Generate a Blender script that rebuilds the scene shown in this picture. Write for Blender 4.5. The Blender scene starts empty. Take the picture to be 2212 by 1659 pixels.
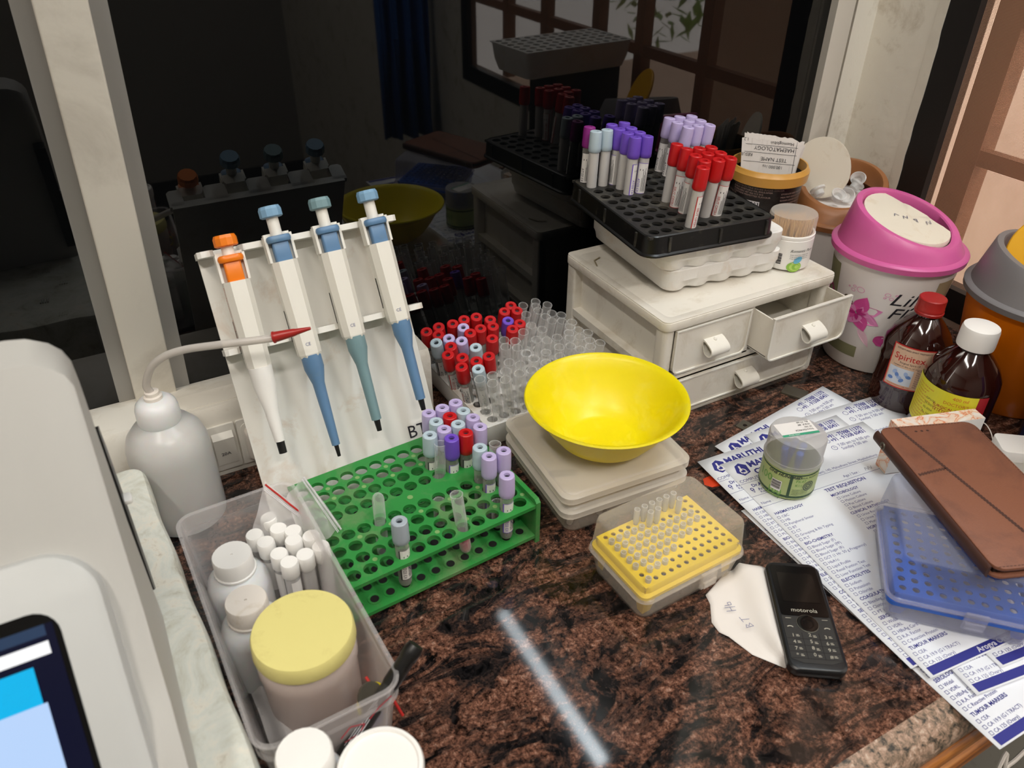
import bpy, bmesh, math, random
from mathutils import Vector, Matrix
random.seed(7)
C = bpy.context.scene.collection
PI = math.pi
def R(d): return math.radians(d)

# ------------------------------------------------------------------ camera, world, lamps, exposure
FL, TH, YAW, ROLL, CH = 1700.0, R(34.4), R(29.0), R(0.35), 0.585
FWD = Vector((math.sin(YAW)*math.cos(TH), math.cos(YAW)*math.cos(TH), -math.sin(TH)))
_rt = Vector((math.cos(YAW), -math.sin(YAW), 0)); _up = _rt.cross(FWD)
RT = _rt*math.cos(ROLL) + _up*math.sin(ROLL); UP = -_rt*math.sin(ROLL) + _up*math.cos(ROLL)
CAM = Vector((0, 0, CH))
cd = bpy.data.cameras.new('camera'); cam = bpy.data.objects.new('camera', cd); C.objects.link(cam)
cd.sensor_fit = 'HORIZONTAL'; cd.sensor_width = 36.0; cd.lens = FL/2212*36.0
cd.clip_start = 0.01; cd.clip_end = 60
cam.matrix_world = Matrix(((RT.x, UP.x, -FWD.x, 0), (RT.y, UP.y, -FWD.y, 0), (RT.z, UP.z, -FWD.z, CH), (0, 0, 0, 1)))
cd.dof.use_dof = True; cd.dof.focus_distance = 0.92; cd.dof.aperture_fstop = 9.0
bpy.context.scene.camera = cam
vs = bpy.context.scene.view_settings
vs.view_transform = 'Standard'; vs.look = 'None'; vs.gamma = 1.0; vs.use_curve_mapping = False
vs.exposure = 0.12
world = bpy.data.worlds.new('sky'); bpy.context.scene.world = world; world.use_nodes = True
bg = world.node_tree.nodes['Background']; bg.inputs[0].default_value = (1.0, 0.93, 0.86, 1); bg.inputs[1].default_value = 5.0
XW, YW = 1.057, 0.835           # right wall plane, glass partition plane
ZC = 2.3                        # ceiling height above the counter
def area(name, loc, sx, sy, power, col, rot):
    l = bpy.data.lights.new(name, 'AREA'); l.shape = 'RECTANGLE'; l.size = sx; l.size_y = sy; l.energy = power; l.color = col
    o = bpy.data.objects.new(name, l); C.objects.link(o); o.location = loc; o.rotation_euler = rot; return o
area('tube_light_right', (1.00, 0.16, 2.0), 0.045, 0.74, 12.0, (0.86, 0.95, 1.0), (0, R(25), 0))
area('tube_light_left', (-0.75, -0.15, 2.2), 0.10, 1.2, 21.0, (1.0, 0.93, 0.84), (0, 0, 0))
area('tube_light_rear', (0.35, -1.1, 2.2), 1.2, 0.10, 22.0, (1.0, 0.95, 0.88), (R(12), 0, 0))
po = area('window_daylight', (XW+0.035, -0.35, 0.62), 1.10, 2.0, 0.0, (1, 1, 1), (0, R(90), 0)); po.data.cycles.is_portal = True

# pixel of the photograph -> point of a plane of the room
def ray(px, py): return RT*(px-1106) - UP*(py-829.5) + FWD*FL
def Z(px, py, z=0.0):
    d = ray(px, py); return CAM + d*((z-CAM.z)/d.z)
def Y(px, py, y):
    d = ray(px, py); return CAM + d*((y-CAM.y)/d.y)
def X(px, py, x):
    d = ray(px, py); return CAM + d*((x-CAM.x)/d.x)

# ------------------------------------------------------------------ materials
def lin(c):
    if isinstance(c, str):
        c = [int(c[i:i+2], 16)/255 for i in (0, 2, 4)]
        c = [x/12.92 if x <= .04045 else ((x+.055)/1.055)**2.4 for x in c]
    return tuple(c)[:3] + (1.0,)
def newmat(name):
    m = bpy.data.materials.new(name); m.use_nodes = True
    nt = m.node_tree; return m, nt, nt.nodes['Principled BSDF'], nt.nodes['Material Output']
def pset(b, **k):
    names = dict(color='Base Color', rough='Roughness', metal='Metallic', ior='IOR', trans='Transmission Weight', coat='Coat Weight', spec='Specular IOR Level', sub='Subsurface Weight')
    for a, v in k.items():
        b.inputs[names[a]].default_value = v
def noise(nt, scale, detail=4, rough=.6, dist=0.0, vec=None):
    n = nt.nodes.new('ShaderNodeTexNoise'); n.inputs['Scale'].default_value = scale; n.inputs['Detail'].default_value = detail
    n.inputs['Roughness'].default_value = rough; n.inputs['Distortion'].default_value = dist
    if vec: nt.links.new(vec, n.inputs['Vector'])
    return n
def ramp(nt, fac, stops, interp='LINEAR'):
    r = nt.nodes.new('ShaderNodeValToRGB'); r.color_ramp.interpolation = interp
    e = r.color_ramp.elements
    while len(e) < len(stops): e.new(0.5)
    for i, (p, c) in enumerate(stops): e[i].position = p; e[i].color = lin(c)
    nt.links.new(fac, r.inputs[0]); return r
def coord(nt): return nt.nodes.new('ShaderNodeTexCoord').outputs['Object']
def mat(name, color, rough=.5, metal=0., coat=0., spec=.5, dirt=None, dirt_amt=.5, dirt_scale=25., bump=0., bump_scale=200., sub=0.):
    m, nt, b, out = newmat(name)
    pset(b, color=lin(color), rough=rough, metal=metal, coat=coat, spec=spec)
    if sub: pset(b, sub=sub); b.inputs['Subsurface Scale'].default_value = .01
    if dirt:
        n = noise(nt, dirt_scale, 6, .7, .4, coord(nt))
        r = ramp(nt, n.outputs[0], [(0.0, color), (max(0., .62-dirt_amt*.3), color), (min(1, .62+.2), dirt)])
        nt.links.new(r.outputs[0], b.inputs['Base Color'])
    if bump:
        n2 = noise(nt, bump_scale, 4, .6, 0, coord(nt)); bp = nt.nodes.new('ShaderNodeBump'); bp.inputs['Strength'].default_value = bump; bp.inputs['Distance'].default_value = .002
        nt.links.new(n2.outputs[0], bp.inputs['Height']); nt.links.new(bp.outputs[0], b.inputs['Normal'])
    return m
def clear(name, tint='f4f4f2', body='e8e6e2', amount=.2, edge=.5, rough=.15):
    # see-through plastic or thin glass: tinted pass-through, more body at grazing angles
    m, nt, b, out = newmat(name)
    pset(b, color=lin(body), rough=rough, spec=.6)
    t = nt.nodes.new('ShaderNodeBsdfTransparent'); t.inputs[0].default_value = lin(tint)
    lw = nt.nodes.new('ShaderNodeLayerWeight'); lw.inputs[0].default_value = .35
    mr = nt.nodes.new('ShaderNodeMapRange'); mr.inputs['To Min'].default_value = amount; mr.inputs['To Max'].default_value = edge
    nt.links.new(lw.outputs['Facing'], mr.inputs['Value'])
    mx = nt.nodes.new('ShaderNodeMixShader'); nt.links.new(mr.outputs[0], mx.inputs[0]); nt.links.new(t.outputs[0], mx.inputs[1]); nt.links.new(b.outputs[0], mx.inputs[2])
    nt.links.new(mx.outputs[0], out.inputs[0]); return m
M = {}
M['cream'] = mat('cream_plastic', 'e6e1d6', .42, dirt='b9ab92', dirt_amt=.35, dirt_scale=14)
M['cream_clean'] = mat('cream_plastic_clean', 'e9e6dd', .4)
M['white'] = mat('white_plastic', 'f4f2ee', .38)
M['offwhite'] = mat('warm_white_plastic', 'ebe3da', .4, dirt='cdbfa9', dirt_amt=.3, dirt_scale=60)
M['foam'] = mat('white_foam', 'efede9', .7, dirt='dccbb8', dirt_amt=.3, dirt_scale=18, bump=.15, bump_scale=500)
M['panel'] = mat('stained_white_acrylic', 'e9e7e1', .3, dirt='cdb39c', dirt_amt=.22, dirt_scale=16)
M['black'] = mat('black_plastic', '141414', .35, dirt='4a463e', dirt_amt=.15, dirt_scale=60)
M['black_dusty'] = mat('dusty_black_plastic', '262523', .55, dirt='6b665b', dirt_amt=.45, dirt_scale=28)
M['blackgloss'] = mat('gloss_black', '0b0b0c', .12)
M['dark'] = mat('dark_gap', '0c0b0a', .8)
M['rubber'] = mat('grey_rubber', '20242c', .5)
M['green'] = mat('green_plastic', '2c8a3c', .45, dirt='7d8c66', dirt_amt=.42, dirt_scale=16)
M['red'] = mat('red_cap', 'c4161a', .42)
M['redcap2'] = mat('dark_red_screw_cap', 'a3231f', .35)
M['lav'] = mat('lavender_cap', 'c3b4e0', .42)
M['purple'] = mat('purple_cap', '7350c6', .42)
M['greycap'] = mat('grey_blue_cap', 'a9b4bd', .42)
M['paleblue'] = mat('pale_blue_cap', 'b9cbd6', .42)
M['magenta'] = mat('magenta_cap', '8e2a84', .42)
M['beige'] = mat('beige_stopper', 'b9b09a', .6)
M['yellow'] = mat('yellow_plastic', 'eedb06', .38, dirt='efe04a', dirt_amt=.3, dirt_scale=30, sub=.05)
M['yellow2'] = mat('yellow_rack', 'f2d210', .42)
M['lidyellow'] = mat('pale_yellow_lid', 'e3d88a', .45, dirt='cfc079', dirt_amt=.2, dirt_scale=40)
M['blue'] = mat('blue_rack', '1f62c9', .4)
M['pip_blue'] = mat('steel_blue_plastic', '5f84aa', .42, dirt='6f8792', dirt_amt=.4)
M['pip_teal'] = mat('teal_grey_plastic', '76949a', .42)
M['pip_light'] = mat('light_blue_plastic', '7ba2c0', .42)
M['orange'] = mat('orange_plastic', 'ee7d10', .38)
M['binorange'] = mat('bin_orange', 'ea7a08', .32)
M['binyellow'] = mat('bin_flap_yellow', 'f0b213', .4, dirt='c8860c', dirt_amt=.1)
M['bingrey'] = mat('bin_grey', '787576', .42)
M['pink'] = mat('pink_plastic', 'd05f9c', .34, sub=.03)
M['binwhite'] = mat('bin_white', 'ece6e2', .35)
M['binflap'] = mat('cream_flap', 'e4dccb', .4, dirt='cdb99b', dirt_amt=.3, dirt_scale=20)
M['brown'] = mat('tan_brown_plastic', '946038', .4)
M['gold'] = mat('gold_plastic', 'cf9a48', .35)
M['tubdark'] = mat('dark_brown_print', '1e1817', .3)
M['paper'] = mat('paper', 'e9ecf2', .75)
M['paperwarm'] = mat('paper_warm', 'e8e2dc', .75)
M['ink'] = mat('blue_ink', '2b2e86', .6)
M['inkpale'] = mat('blue_ink_pale', '555c8e', .6)
M['inkblack'] = mat('black_ink', '24222a', .6)
M['inkred'] = mat('red_ink', 'c02a25', .6)
M['inkorange'] = mat('orange_ink', 'd2603a', .6)
M['inkwhite'] = mat('white_print', 'e4e2e6', .6)
M['inkbrown'] = mat('brown_print', 'ab928a', .6)
M['ink_pen'] = mat('pen_mark', '6a6a80', .7)
M['label'] = mat('label_paper', 'ece9e6', .55)
M['labely'] = mat('yellow_label', 'e6e032', .45)
M['labelr'] = mat('red_label', 'b01f2a', .45)
M['leather'] = mat('brown_leather', '84533d', .5, dirt='5f3b30', dirt_amt=.32, dirt_scale=16, bump=.25, bump_scale=900)
M['leatherdark'] = mat('dark_leather', '45281f', .55)
M['stitch'] = mat('stitch', '3c241c', .7)
M['phone'] = mat('phone_black', '17181a', .32)
M['phonegrey'] = mat('phone_keys', '2b2b2a', .4)
M['screen'] = mat('dark_screen', '1a1715', .08)
M['steel'] = mat('dull_metal', '6f6a5e', .45, metal=.7)
M['alu'] = mat('aluminium', 'cfcabf', .42, metal=.15, dirt='b3ada2', dirt_amt=.3, dirt_scale=8)
M['alu_shade'] = mat('aluminium_shaded', '9a9894', .4, metal=.5)  # darker copy of the aluminium, shade of the recessed flanges put into its colour
M['wallp'] = mat('wall_paint', 'e4dfd2', .8, dirt='a8987e', dirt_amt=.3, dirt_scale=14, bump=.3, bump_scale=90)
M['room'] = mat('room_paint', '8f8a82', .85)
M['ceil'] = mat('ceiling_paint', 'cfcac2', .85)
M['blackframe'] = mat('black_window_frame', '1a1716', .5)
M['woodbar'] = mat('brown_wood_bar', '8a5f45', .6, dirt='5d3f2f', dirt_amt=.4)
M['outwall'] = mat('outside_plaster', 'b8a08f', .9, dirt='a08875', dirt_amt=.5, dirt_scale=3)
M['leaf'] = mat('leaf_green', '6f9a3a', .6)
M['machine'] = mat('analyser_grey', 'b9bab8', .45)
M['machine2'] = mat('analyser_beige', 'b3b1ac', .5)
M['pick'] = mat('toothpick_wood', 'd9ae73', .6)
M['liquid'] = mat('blood', '3a0d10', .25)
M['pinkliq'] = mat('pink_liquid', 'b03a4e', .2)
M['floor'] = mat('floor_tile', '17120f', .6)
M['cloth'] = mat('blue_cloth', '2b5fae', .9)
M['scrap'] = mat('orange_scrap', 'd2401a', .35)
M['glassT'] = clear('tube_glass', 'fdfdfc', 'ffffff', .10, .62, .08)
M['tubeC'] = clear('tube_plastic', 'e9e9e6', 'dcdad6', .18, .6, .15)
M['tubeF'] = clear('frosted_tube_plastic', 'f2f0ee', 'e9e7e6', .45, .85, .25)
M['boxC'] = clear('clear_box_plastic', 'fdfbf8', 'fff8ee', .10, .42, .2)
M['stackC'] = clear('milky_lid_plastic', 'fdfbf7', 'fff8ec', .42, .65, .2)
M['lidC'] = clear('clear_lid_plastic', 'fdfcf9', 'fff9f0', .17, .5, .16)
M['blueboxC'] = clear('clear_plastic', 'f2f3f8', 'dcdcea', .12, .5, .1)
M['basket'] = clear('clear_basket_plastic', 'fbfafa', 'ece8e7', .12, .6, .12)
M['bag'] = clear('thin_bag_plastic', 'fbfbfb', 'fbf8f8', .36, .75, .1)
M['jarC'] = clear('jar_plastic', 'f0e6e1', 'e3d3cb', .62, .92, .3)
M['capC'] = clear('clear_cap', 'f0efee', 'dedcdc', .30, .8, .2)
M['cupC'] = clear('clear_cup', 'f6f6f6', 'eeeeec', .35, .85, .2)
M['hdpe'] = mat('milky_bottle', 'e6e6e7', .35, sub=.25)
M['hdpeb'] = mat('milky_wash_bottle', 'c8c7c5', .3, sub=.25)
M['hose'] = clear('milky_hose', 'eae6e2', 'dcd6d0', .55, .85, .25)

# brown bottle plastic
m, nt, b, out = newmat('amber_bottle'); pset(b, color=lin('2a0d08'), rough=.08, spec=.7, coat=.5); M['amber'] = m
# black tinted glass
m, nt, b, out = newmat('black_tinted_glass'); pset(b, color=lin('050607'), rough=.02, ior=1.52, spec=.5); M['blackglass'] = m
# granite
m, nt, b, out = newmat('brown_granite'); co = coord(nt)
mp = nt.nodes.new('ShaderNodeMapping'); nt.links.new(co, mp.inputs[0])
mp.inputs['Rotation'].default_value = (0, 0, R(-38)); mp.inputs['Scale'].default_value = (1.0, 2.1, 1.0)
def mixc(a, bb, f, mode='MIX'):
    x = nt.nodes.new('ShaderNodeMix'); x.data_type = 'RGBA'; x.blend_type = mode
    if hasattr(f, 'links'): nt.links.new(f, x.inputs[0])
    else: x.inputs[0].default_value = f
    nt.links.new(a, x.inputs[6]); nt.links.new(bb, x.inputs[7]); return x.outputs[2]
n1 = noise(nt, 11, 9, .66, 2.6, mp.outputs[0]); n2 = noise(nt, 190, 5, .75, .4, co); n3 = noise(nt, 60, 7, .72, 1.2, co); n4 = noise(nt, 420, 3, .7, 0, co)
warm = ramp(nt, n2.outputs[0], [(.36, '231917'), (.47, '5c3e32'), (.57, '855c4a'), (.70, 'b39483')])
dark = ramp(nt, n3.outputs[0], [(.40, '0f0f11'), (.50, '211d1d'), (.60, '40302a'), (.72, '6d4d3e')])
mask = ramp(nt, n1.outputs[0], [(.45, '000000'), (.56, 'ffffff')])
c1 = mixc(dark.outputs[0], warm.outputs[0], mask.outputs[0])
spk = ramp(nt, n3.outputs[0], [(.36, '101012'), (.44, 'ffffff')]); c2 = mixc(c1, spk.outputs[0], .75, 'MULTIPLY')
sp2 = ramp(nt, n4.outputs[0], [(.36, '3a3a3a'), (.50, 'ffffff')]); c3 = mixc(c2, sp2.outputs[0], .7, 'MULTIPLY')
nt.links.new(c3, b.inputs['Base Color']); pset(b, rough=.055, spec=.5); M['granite'] = m
# grey stone edge
m, nt, b, out = newmat('granite_edge'); co = coord(nt); n1 = noise(nt, 130, 6, .75, .4, co)
r1 = ramp(nt, n1.outputs[0], [(.38, '2c2a25'), (.47, '7d6a58'), (.56, 'ab8b76'), (.70, 'cfc0ae')]); nt.links.new(r1.outputs[0], b.inputs['Base Color']); pset(b, rough=.35); M['granite_edge'] = m
# wood edge
m, nt, b, out = newmat('varnished_wood'); co = coord(nt); mp = nt.nodes.new('ShaderNodeMapping'); mp.inputs['Scale'].default_value = (1, 30, 30); nt.links.new(co, mp.inputs[0])
n1 = noise(nt, 6, 5, .6, .5, mp.outputs[0]); r1 = ramp(nt, n1.outputs[0], [(.35, '6e3d16'), (.55, 'a9682c'), (.7, 'c98a45')]); nt.links.new(r1.outputs[0], b.inputs['Base Color']); pset(b, rough=.35); M['wood'] = m
# dirty polystyrene
m, nt, b, out = newmat('dirty_polystyrene'); co = coord(nt); n1 = noise(nt, 22, 8, .72, .8, co); n2 = noise(nt, 160, 4, .6, 0, co)
r1 = ramp(nt, n1.outputs[0], [(.30, '9a9284'), (.42, 'c9c8bb'), (.52, 'd6d8cf'), (.60, 'e0dccf'), (.70, 'b4aa98')]); nt.links.new(r1.outputs[0], b.inputs['Base Color'])
bp = nt.nodes.new('ShaderNodeBump'); bp.inputs['Strength'].default_value = .5; bp.inputs['Distance'].default_value = .002; nt.links.new(n2.outputs[0], bp.inputs['Height']); nt.links.new(bp.outputs[0], b.inputs['Normal'])
pset(b, rough=.8); M['poly'] = m
# insect mesh: woven wires with open holes
m, nt, b, out = newmat('insect_mesh'); pset(b, color=lin('b08a70'), rough=.7); co = coord(nt)
sx = nt.nodes.new('ShaderNodeSeparateXYZ'); nt.links.new(co, sx.inputs[0])
def wires(sock, n):
    a = nt.nodes.new('ShaderNodeMath'); a.operation = 'MULTIPLY'; a.inputs[1].default_value = n; nt.links.new(sock, a.inputs[0])
    f = nt.nodes.new('ShaderNodeMath'); f.operation = 'FRACT'; nt.links.new(a.outputs[0], f.inputs[0])
    g = nt.nodes.new('ShaderNodeMath'); g.operation = 'GREATER_THAN'; g.inputs[1].default_value = .62; nt.links.new(f.outputs[0], g.inputs[0]); return g.outputs[0]
mm = nt.nodes.new('ShaderNodeMath'); mm.operation = 'MAXIMUM'; nt.links.new(wires(sx.outputs[1], 620), mm.inputs[0]); nt.links.new(wires(sx.outputs[2], 620), mm.inputs[1])
t = nt.nodes.new('ShaderNodeBsdfTransparent'); mx = nt.nodes.new('ShaderNodeMixShader'); nt.links.new(mm.outputs[0], mx.inputs[0]); nt.links.new(t.outputs[0], mx.inputs[1]); nt.links.new(b.outputs[0], mx.inputs[2]); nt.links.new(mx.outputs[0], out.inputs[0]); M['mesh'] = m
def emis(name, c, s):
    m, nt, b, out = newmat(name); pset(b, color=lin('050505'), rough=.15); b.inputs['Emission Color'].default_value = lin(c); b.inputs['Emission Strength'].default_value = s; return m
M['ui_white'] = emis('screen_white', 'ffffff', .95); M['ui_cyan'] = emis('screen_cyan', '10b8f0', .9); M['ui_blue'] = emis('screen_light_blue', 'bcd8ff', .9)
M['ui_navy'] = emis('screen_navy', '0a1440', .35); M['ui_top'] = emis('screen_steel', '3d5578', .5)
# ------------------------------------------------------------------ geometry helpers
def mk(name, bm, m, parent=None, smooth=None, loc=None, rot=None, mats=None):
    me = bpy.data.meshes.new(name); bmesh.ops.recalc_face_normals(bm, faces=bm.faces) if smooth != 'raw' else None
    bm.to_mesh(me); bm.free()
    o = bpy.data.objects.new(name, me); C.objects.link(o)
    for x in (mats or [m]): me.materials.append(M[x] if isinstance(x, str) else x)
    if smooth is not False:
        for p in me.polygons: p.use_smooth = True
        me.set_sharp_from_angle(angle=R(38))
    if parent: o.parent = parent
    if loc is not None: o.location = loc
    if rot is not None: o.rotation_euler = rot
    return o
def tag(o, label, cat, group=None, kind=None):
    o['label'] = label; o['category'] = cat
    if group: o['group'] = group
    if kind: o['kind'] = kind
    return o
def thing(name, label, cat, loc=(0, 0, 0), rz=0, group=None, rot=None):
    o = bpy.data.objects.new(name, None); C.objects.link(o); o.empty_display_size = .02
    o.location = loc; o.rotation_euler = rot if rot else (0, 0, rz); return tag(o, label, cat, group)
def dup(root, loc=None, rot=None, label=None, group=None):
    r = root.copy(); C.objects.link(r)
    if loc is not None: r.location = loc
    if rot is not None: r.rotation_euler = rot
    if label: r['label'] = label
    if group: r['group'] = group
    for ch in list(root.children):
        c = ch.copy(); C.objects.link(c); c.parent = r
        for g in list(ch.children):
            d = g.copy(); C.objects.link(d); d.parent = c
    return r
def struct(name, bm, m, **k):
    o = mk(name, bm, m, **k); o['kind'] = 'structure'; return o
def loft(bm, rings, cap0=True, cap1=True, closed=True, mi=0):
    vr = [[bm.verts.new(p) for p in r] for r in rings]; n = len(vr[0])
    for a, b in zip(vr, vr[1:]):
        for i in range(n if closed else n-1):
            j = (i+1) % n; f = bm.faces.new((a[i], a[j], b[j], b[i])); f.material_index = mi
    if cap0: bm.faces.new(vr[0][::-1]).material_index = mi
    if cap1: bm.faces.new(vr[-1]).material_index = mi
    return vr
def rr(w, d, r, n=5, cx=0, cy=0):
    r = max(min(r, w/2-1e-5, d/2-1e-5), 1e-5); p = []
    for qx, qy, a0 in ((1, 1, 0), (-1, 1, 90), (-1, -1, 180), (1, -1, 270)):
        for i in range(n+1):
            a = R(a0+90*i/n); p.append((cx+qx*(w/2-r)+r*math.cos(a), cy+qy*(d/2-r)+r*math.sin(a)))
    return p
def slab(bm, w, d, r, z0, z1, b=0.0, cx=0, cy=0, n=5, w1=None, d1=None):
    # rounded box from z0 to z1, bevel b, optionally tapering to w1 x d1 at the top
    w1 = w if w1 is None else w1; d1 = d if d1 is None else d1; rings = []
    for z, ins in ([(z0, b), (z0+b*.3, b*.3), (z0+b, 0), (z1-b, 0), (z1-b*.3, b*.3), (z1, b)] if b > 0 else [(z0, 0), (z1, 0)]):
        f = (z-z0)/(z1-z0) if z1 != z0 else 0; ww = w+(w1-w)*f; dd = d+(d1-d)*f
        rings.append([(x, y, z) for x, y in rr(ww-2*ins, dd-2*ins, max(r-ins, .0002), n, cx, cy)])
    loft(bm, rings)
def box(bm, x0, x1, y0, y1, z0, z1, mi=0):
    v = [bm.verts.new(p) for p in ((x0, y0, z0), (x1, y0, z0), (x1, y1, z0), (x0, y1, z0), (x0, y0, z1), (x1, y0, z1), (x1, y1, z1), (x0, y1, z1))]
    for f in ((3, 2, 1, 0), (4, 5, 6, 7), (0, 1, 5, 4), (1, 2, 6, 5), (2, 3, 7, 6), (3, 0, 4, 7)): bm.faces.new([v[i] for i in f]).material_index = mi
def tray(bm, w, d, r, z0, z1, t, taper=0.0, cx=0, cy=0, rim=0.0, floor=None, n=5):
    # open-topped container: outer wall up, rim, inner wall down, floor
    fl = t if floor is None else floor; w0, d0 = w-2*taper, d-2*taper; rings = []
    def q(ww, dd, z, rad): rings.append([(x, y, z) for x, y in rr(ww, dd, rad, n, cx, cy)])
    q(w0-.002, d0-.002, z0, r); q(w0, d0, z0+.0015, r); q(w, d, z1-rim*.8, r)
    if rim: q(w+2*rim, d+2*rim, z1-rim*.7, r+rim); q(w+2*rim, d+2*rim, z1, r+rim)
    else: q(w, d, z1, r)
    q(w-2*t, d-2*t, z1, max(r-t, .001)); q(w0-2*t, d0-2*t, z0+fl, max(r-t, .001)); loft(bm, rings)
def lathe(bm, prof, n=40, cx=0, cy=0, cz=0, cap0=True, cap1=True, mi=0, ribs=0, ribd=0):
    rings = []
    for k, (r, z) in enumerate(prof):
        rings.append([(cx+(max(r, 1e-5)-(ribd if ribs and (i % 2) else 0))*math.cos(2*PI*i/n), cy+(max(r, 1e-5)-(ribd if ribs and (i % 2) else 0))*math.sin(2*PI*i/n), cz+z) for i in range(n)])
    return loft(bm, rings, cap0, cap1, mi=mi)
def frame_of(d):
    d = Vector(d).normalized(); a = Vector((0, 0, 1)) if abs(d.z) < .9 else Vector((1, 0, 0)); u = d.cross(a).normalized(); return u, d.cross(u)
def pipe(bm, pts, r, n=10, cap=True, mi=0):
    pts = [Vector(p) for p in pts]; rings = []; u = None
    for i, p in enumerate(pts):
        d = (pts[min(i+1, len(pts)-1)]-pts[max(i-1, 0)]).normalized()
        if u is None: u = frame_of(d)[0]
        u = (u-d*u.dot(d)).normalized(); w = d.cross(u); rad = r[i] if isinstance(r, (list, tuple)) else r
        rings.append([p+(u*math.cos(2*PI*k/n)+w*math.sin(2*PI*k/n))*rad for k in range(n)])
    loft(bm, rings, cap, cap, mi=mi)
def spline(pts, m=8):
    P = [Vector(p) for p in pts]; P = [P[0]*2-P[1]]+P+[P[-1]*2-P[-2]]; o = []
    for i in range(1, len(P)-2):
        for k in range(m):
            t = k/m; a, b, c, d = P[i-1:i+3]
            o.append(.5*((2*b)+(c-a)*t+(2*a-5*b+4*c-d)*t*t+(3*b-a-3*c+d)*t**3))
    return o+[P[-2]]
def poly(bm, pts, mi=0):
    f = bm.faces.new([bm.verts.new(p) for p in pts]); f.material_index = mi; return f
def hole_plate(bm, xs, ys, r, x0, x1, y0, y1, z0, z1, n=16, dark=None):
    # rectangular plate with a grid of round holes (xs by ys), walls of the holes included
    def edges(v, a, b): return [a]+[(p+q)/2 for p, q in zip(v, v[1:])]+[b]
    ex, ey = edges(xs, x0, x1), edges(ys, y0, y1)
    for i, cx in enumerate(xs):
        for j, cy in enumerate(ys):
            a0, a1, b0, b1 = ex[i], ex[i+1], ey[j], ey[j+1]
            h = min(cx-a0, a1-cx, cy-b0, b1-cy); circ, sq = [], []
            for k in range(n):
                a = 2*PI*k/n+PI/n; c, s = math.cos(a), math.sin(a)
                circ.append((cx+r*c, cy+r*s))
                tx = ((a1-cx) if c > 0 else (cx-a0))/max(abs(c), 1e-9); ty = ((b1-cy) if s > 0 else (cy-b0))/max(abs(s), 1e-9); t = min(tx, ty); sq.append((cx+t*c, cy+t*s))
            for z, up in ((z1, True), (z0, False)):
                cv = [bm.verts.new((x, y, z)) for x, y in circ]; sv = [bm.verts.new((x, y, z)) for x, y in sq]
                for k in range(n):
                    l = (k+1) % n; f = (cv[k], sv[k], sv[l], cv[l]); bm.faces.new(f if up else f[::-1])
                    # corner filler where the square turns between two samples
                    pa, pb = sq[k], sq[l]
                    if abs(pa[0]-pb[0]) > 1e-7 and abs(pa[1]-pb[1]) > 1e-7:
                        cor = (pa[0] if abs(pa[0]-a0) < 1e-7 or abs(pa[0]-a1) < 1e-7 else pb[0], pa[1] if abs(pa[1]-b0) < 1e-7 or abs(pa[1]-b1) < 1e-7 else pb[1])
                        e = bm.verts.new((cor[0], cor[1], z)); t3 = (sv[k], e, sv[l]); bm.faces.new(t3 if up else t3[::-1])
            lo = [bm.verts.new((x, y, z0)) for x, y in circ]; hi = [bm.verts.new((x, y, z1)) for x, y in circ]
            for k in range(n):
                l = (k+1) % n; bm.faces.new((hi[k], hi[l], lo[l], lo[k]))
    P = [(x0, y0), (x1, y0), (x1, y1), (x0, y1)]
    for k in range(4):
        a, b = P[k], P[(k+1) % 4]; poly(bm, [(a[0], a[1], z0), (b[0], b[1], z0), (b[0], b[1], z1), (a[0], a[1], z1)])
_tc = {}
def textverts(s, size, ax='LEFT', bold=0, shear=0, sx=1.0):
    key = (s, size, ax, bold, shear, sx)
    if key in _tc: return _tc[key]
    cu = bpy.data.curves.new('t', 'FONT'); cu.body = s; cu.size = size; cu.align_x = ax; cu.resolution_u = 2; cu.offset = bold*size*1.2; cu.shear = shear
    o = bpy.data.objects.new('t', cu); C.objects.link(o); bpy.context.view_layer.update()
    me = bpy.data.meshes.new_from_object(o.evaluated_get(bpy.context.evaluated_depsgraph_get()))
    r = ([(v.co.x*sx, v.co.y) for v in me.vertices], [tuple(p.vertices) for p in me.polygons])
    bpy.data.objects.remove(o); bpy.data.curves.remove(cu); bpy.data.meshes.remove(me); _tc[key] = r; return r
def text(bm, s, size, fn, mi=0, **k):
    # fn maps (u, v) of the written line to a point in space
    vs_, fs = textverts(s, size, **k); vv = [bm.verts.new(fn(u, v)) for u, v in vs_]
    for f in fs:
        try: bm.faces.new([vv[i] for i in f]).material_index = mi
        except ValueError: pass
def rect(bm, fn, u0, v0, u1, v1, mi=0, nu=1):
    for i in range(nu):
        a, b = u0+(u1-u0)*i/nu, u0+(u1-u0)*(i+1)/nu; poly(bm, [fn(a, v0), fn(b, v0), fn(b, v1), fn(a, v1)], mi)
def frame(bm, fn, u0, v0, u1, v1, t, mi=0, nu=1):
    rect(bm, fn, u0, v0, u1, v0+t, mi, nu); rect(bm, fn, u0, v1-t, u1, v1, mi, nu); rect(bm, fn, u0, v0, u0+t, v1, mi); rect(bm, fn, u1-t, v0, u1, v1, mi)
def blob(bm, fn, cu, cv, ru, rv, mi=0, n=14, a=0, fan=None):
    p = [fn(cu+ru*math.cos(2*PI*k/n)*math.cos(a)-rv*math.sin(2*PI*k/n)*math.sin(a), cv+ru*math.cos(2*PI*k/n)*math.sin(a)+rv*math.sin(2*PI*k/n)*math.cos(a)) for k in range(n)]; poly(bm, p, mi)
def ringshape(bm, fn, cu, cv, r0, r1, mi=0, n=16):
    p = [[fn(cu+r*math.cos(2*PI*k/n), cv+r*math.sin(2*PI*k/n)) for k in range(n)] for r in (r0, r1)]
    for k in range(n):
        l = (k+1) % n; poly(bm, [p[0][k], p[0][l], p[1][l], p[1][k]], mi)
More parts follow.
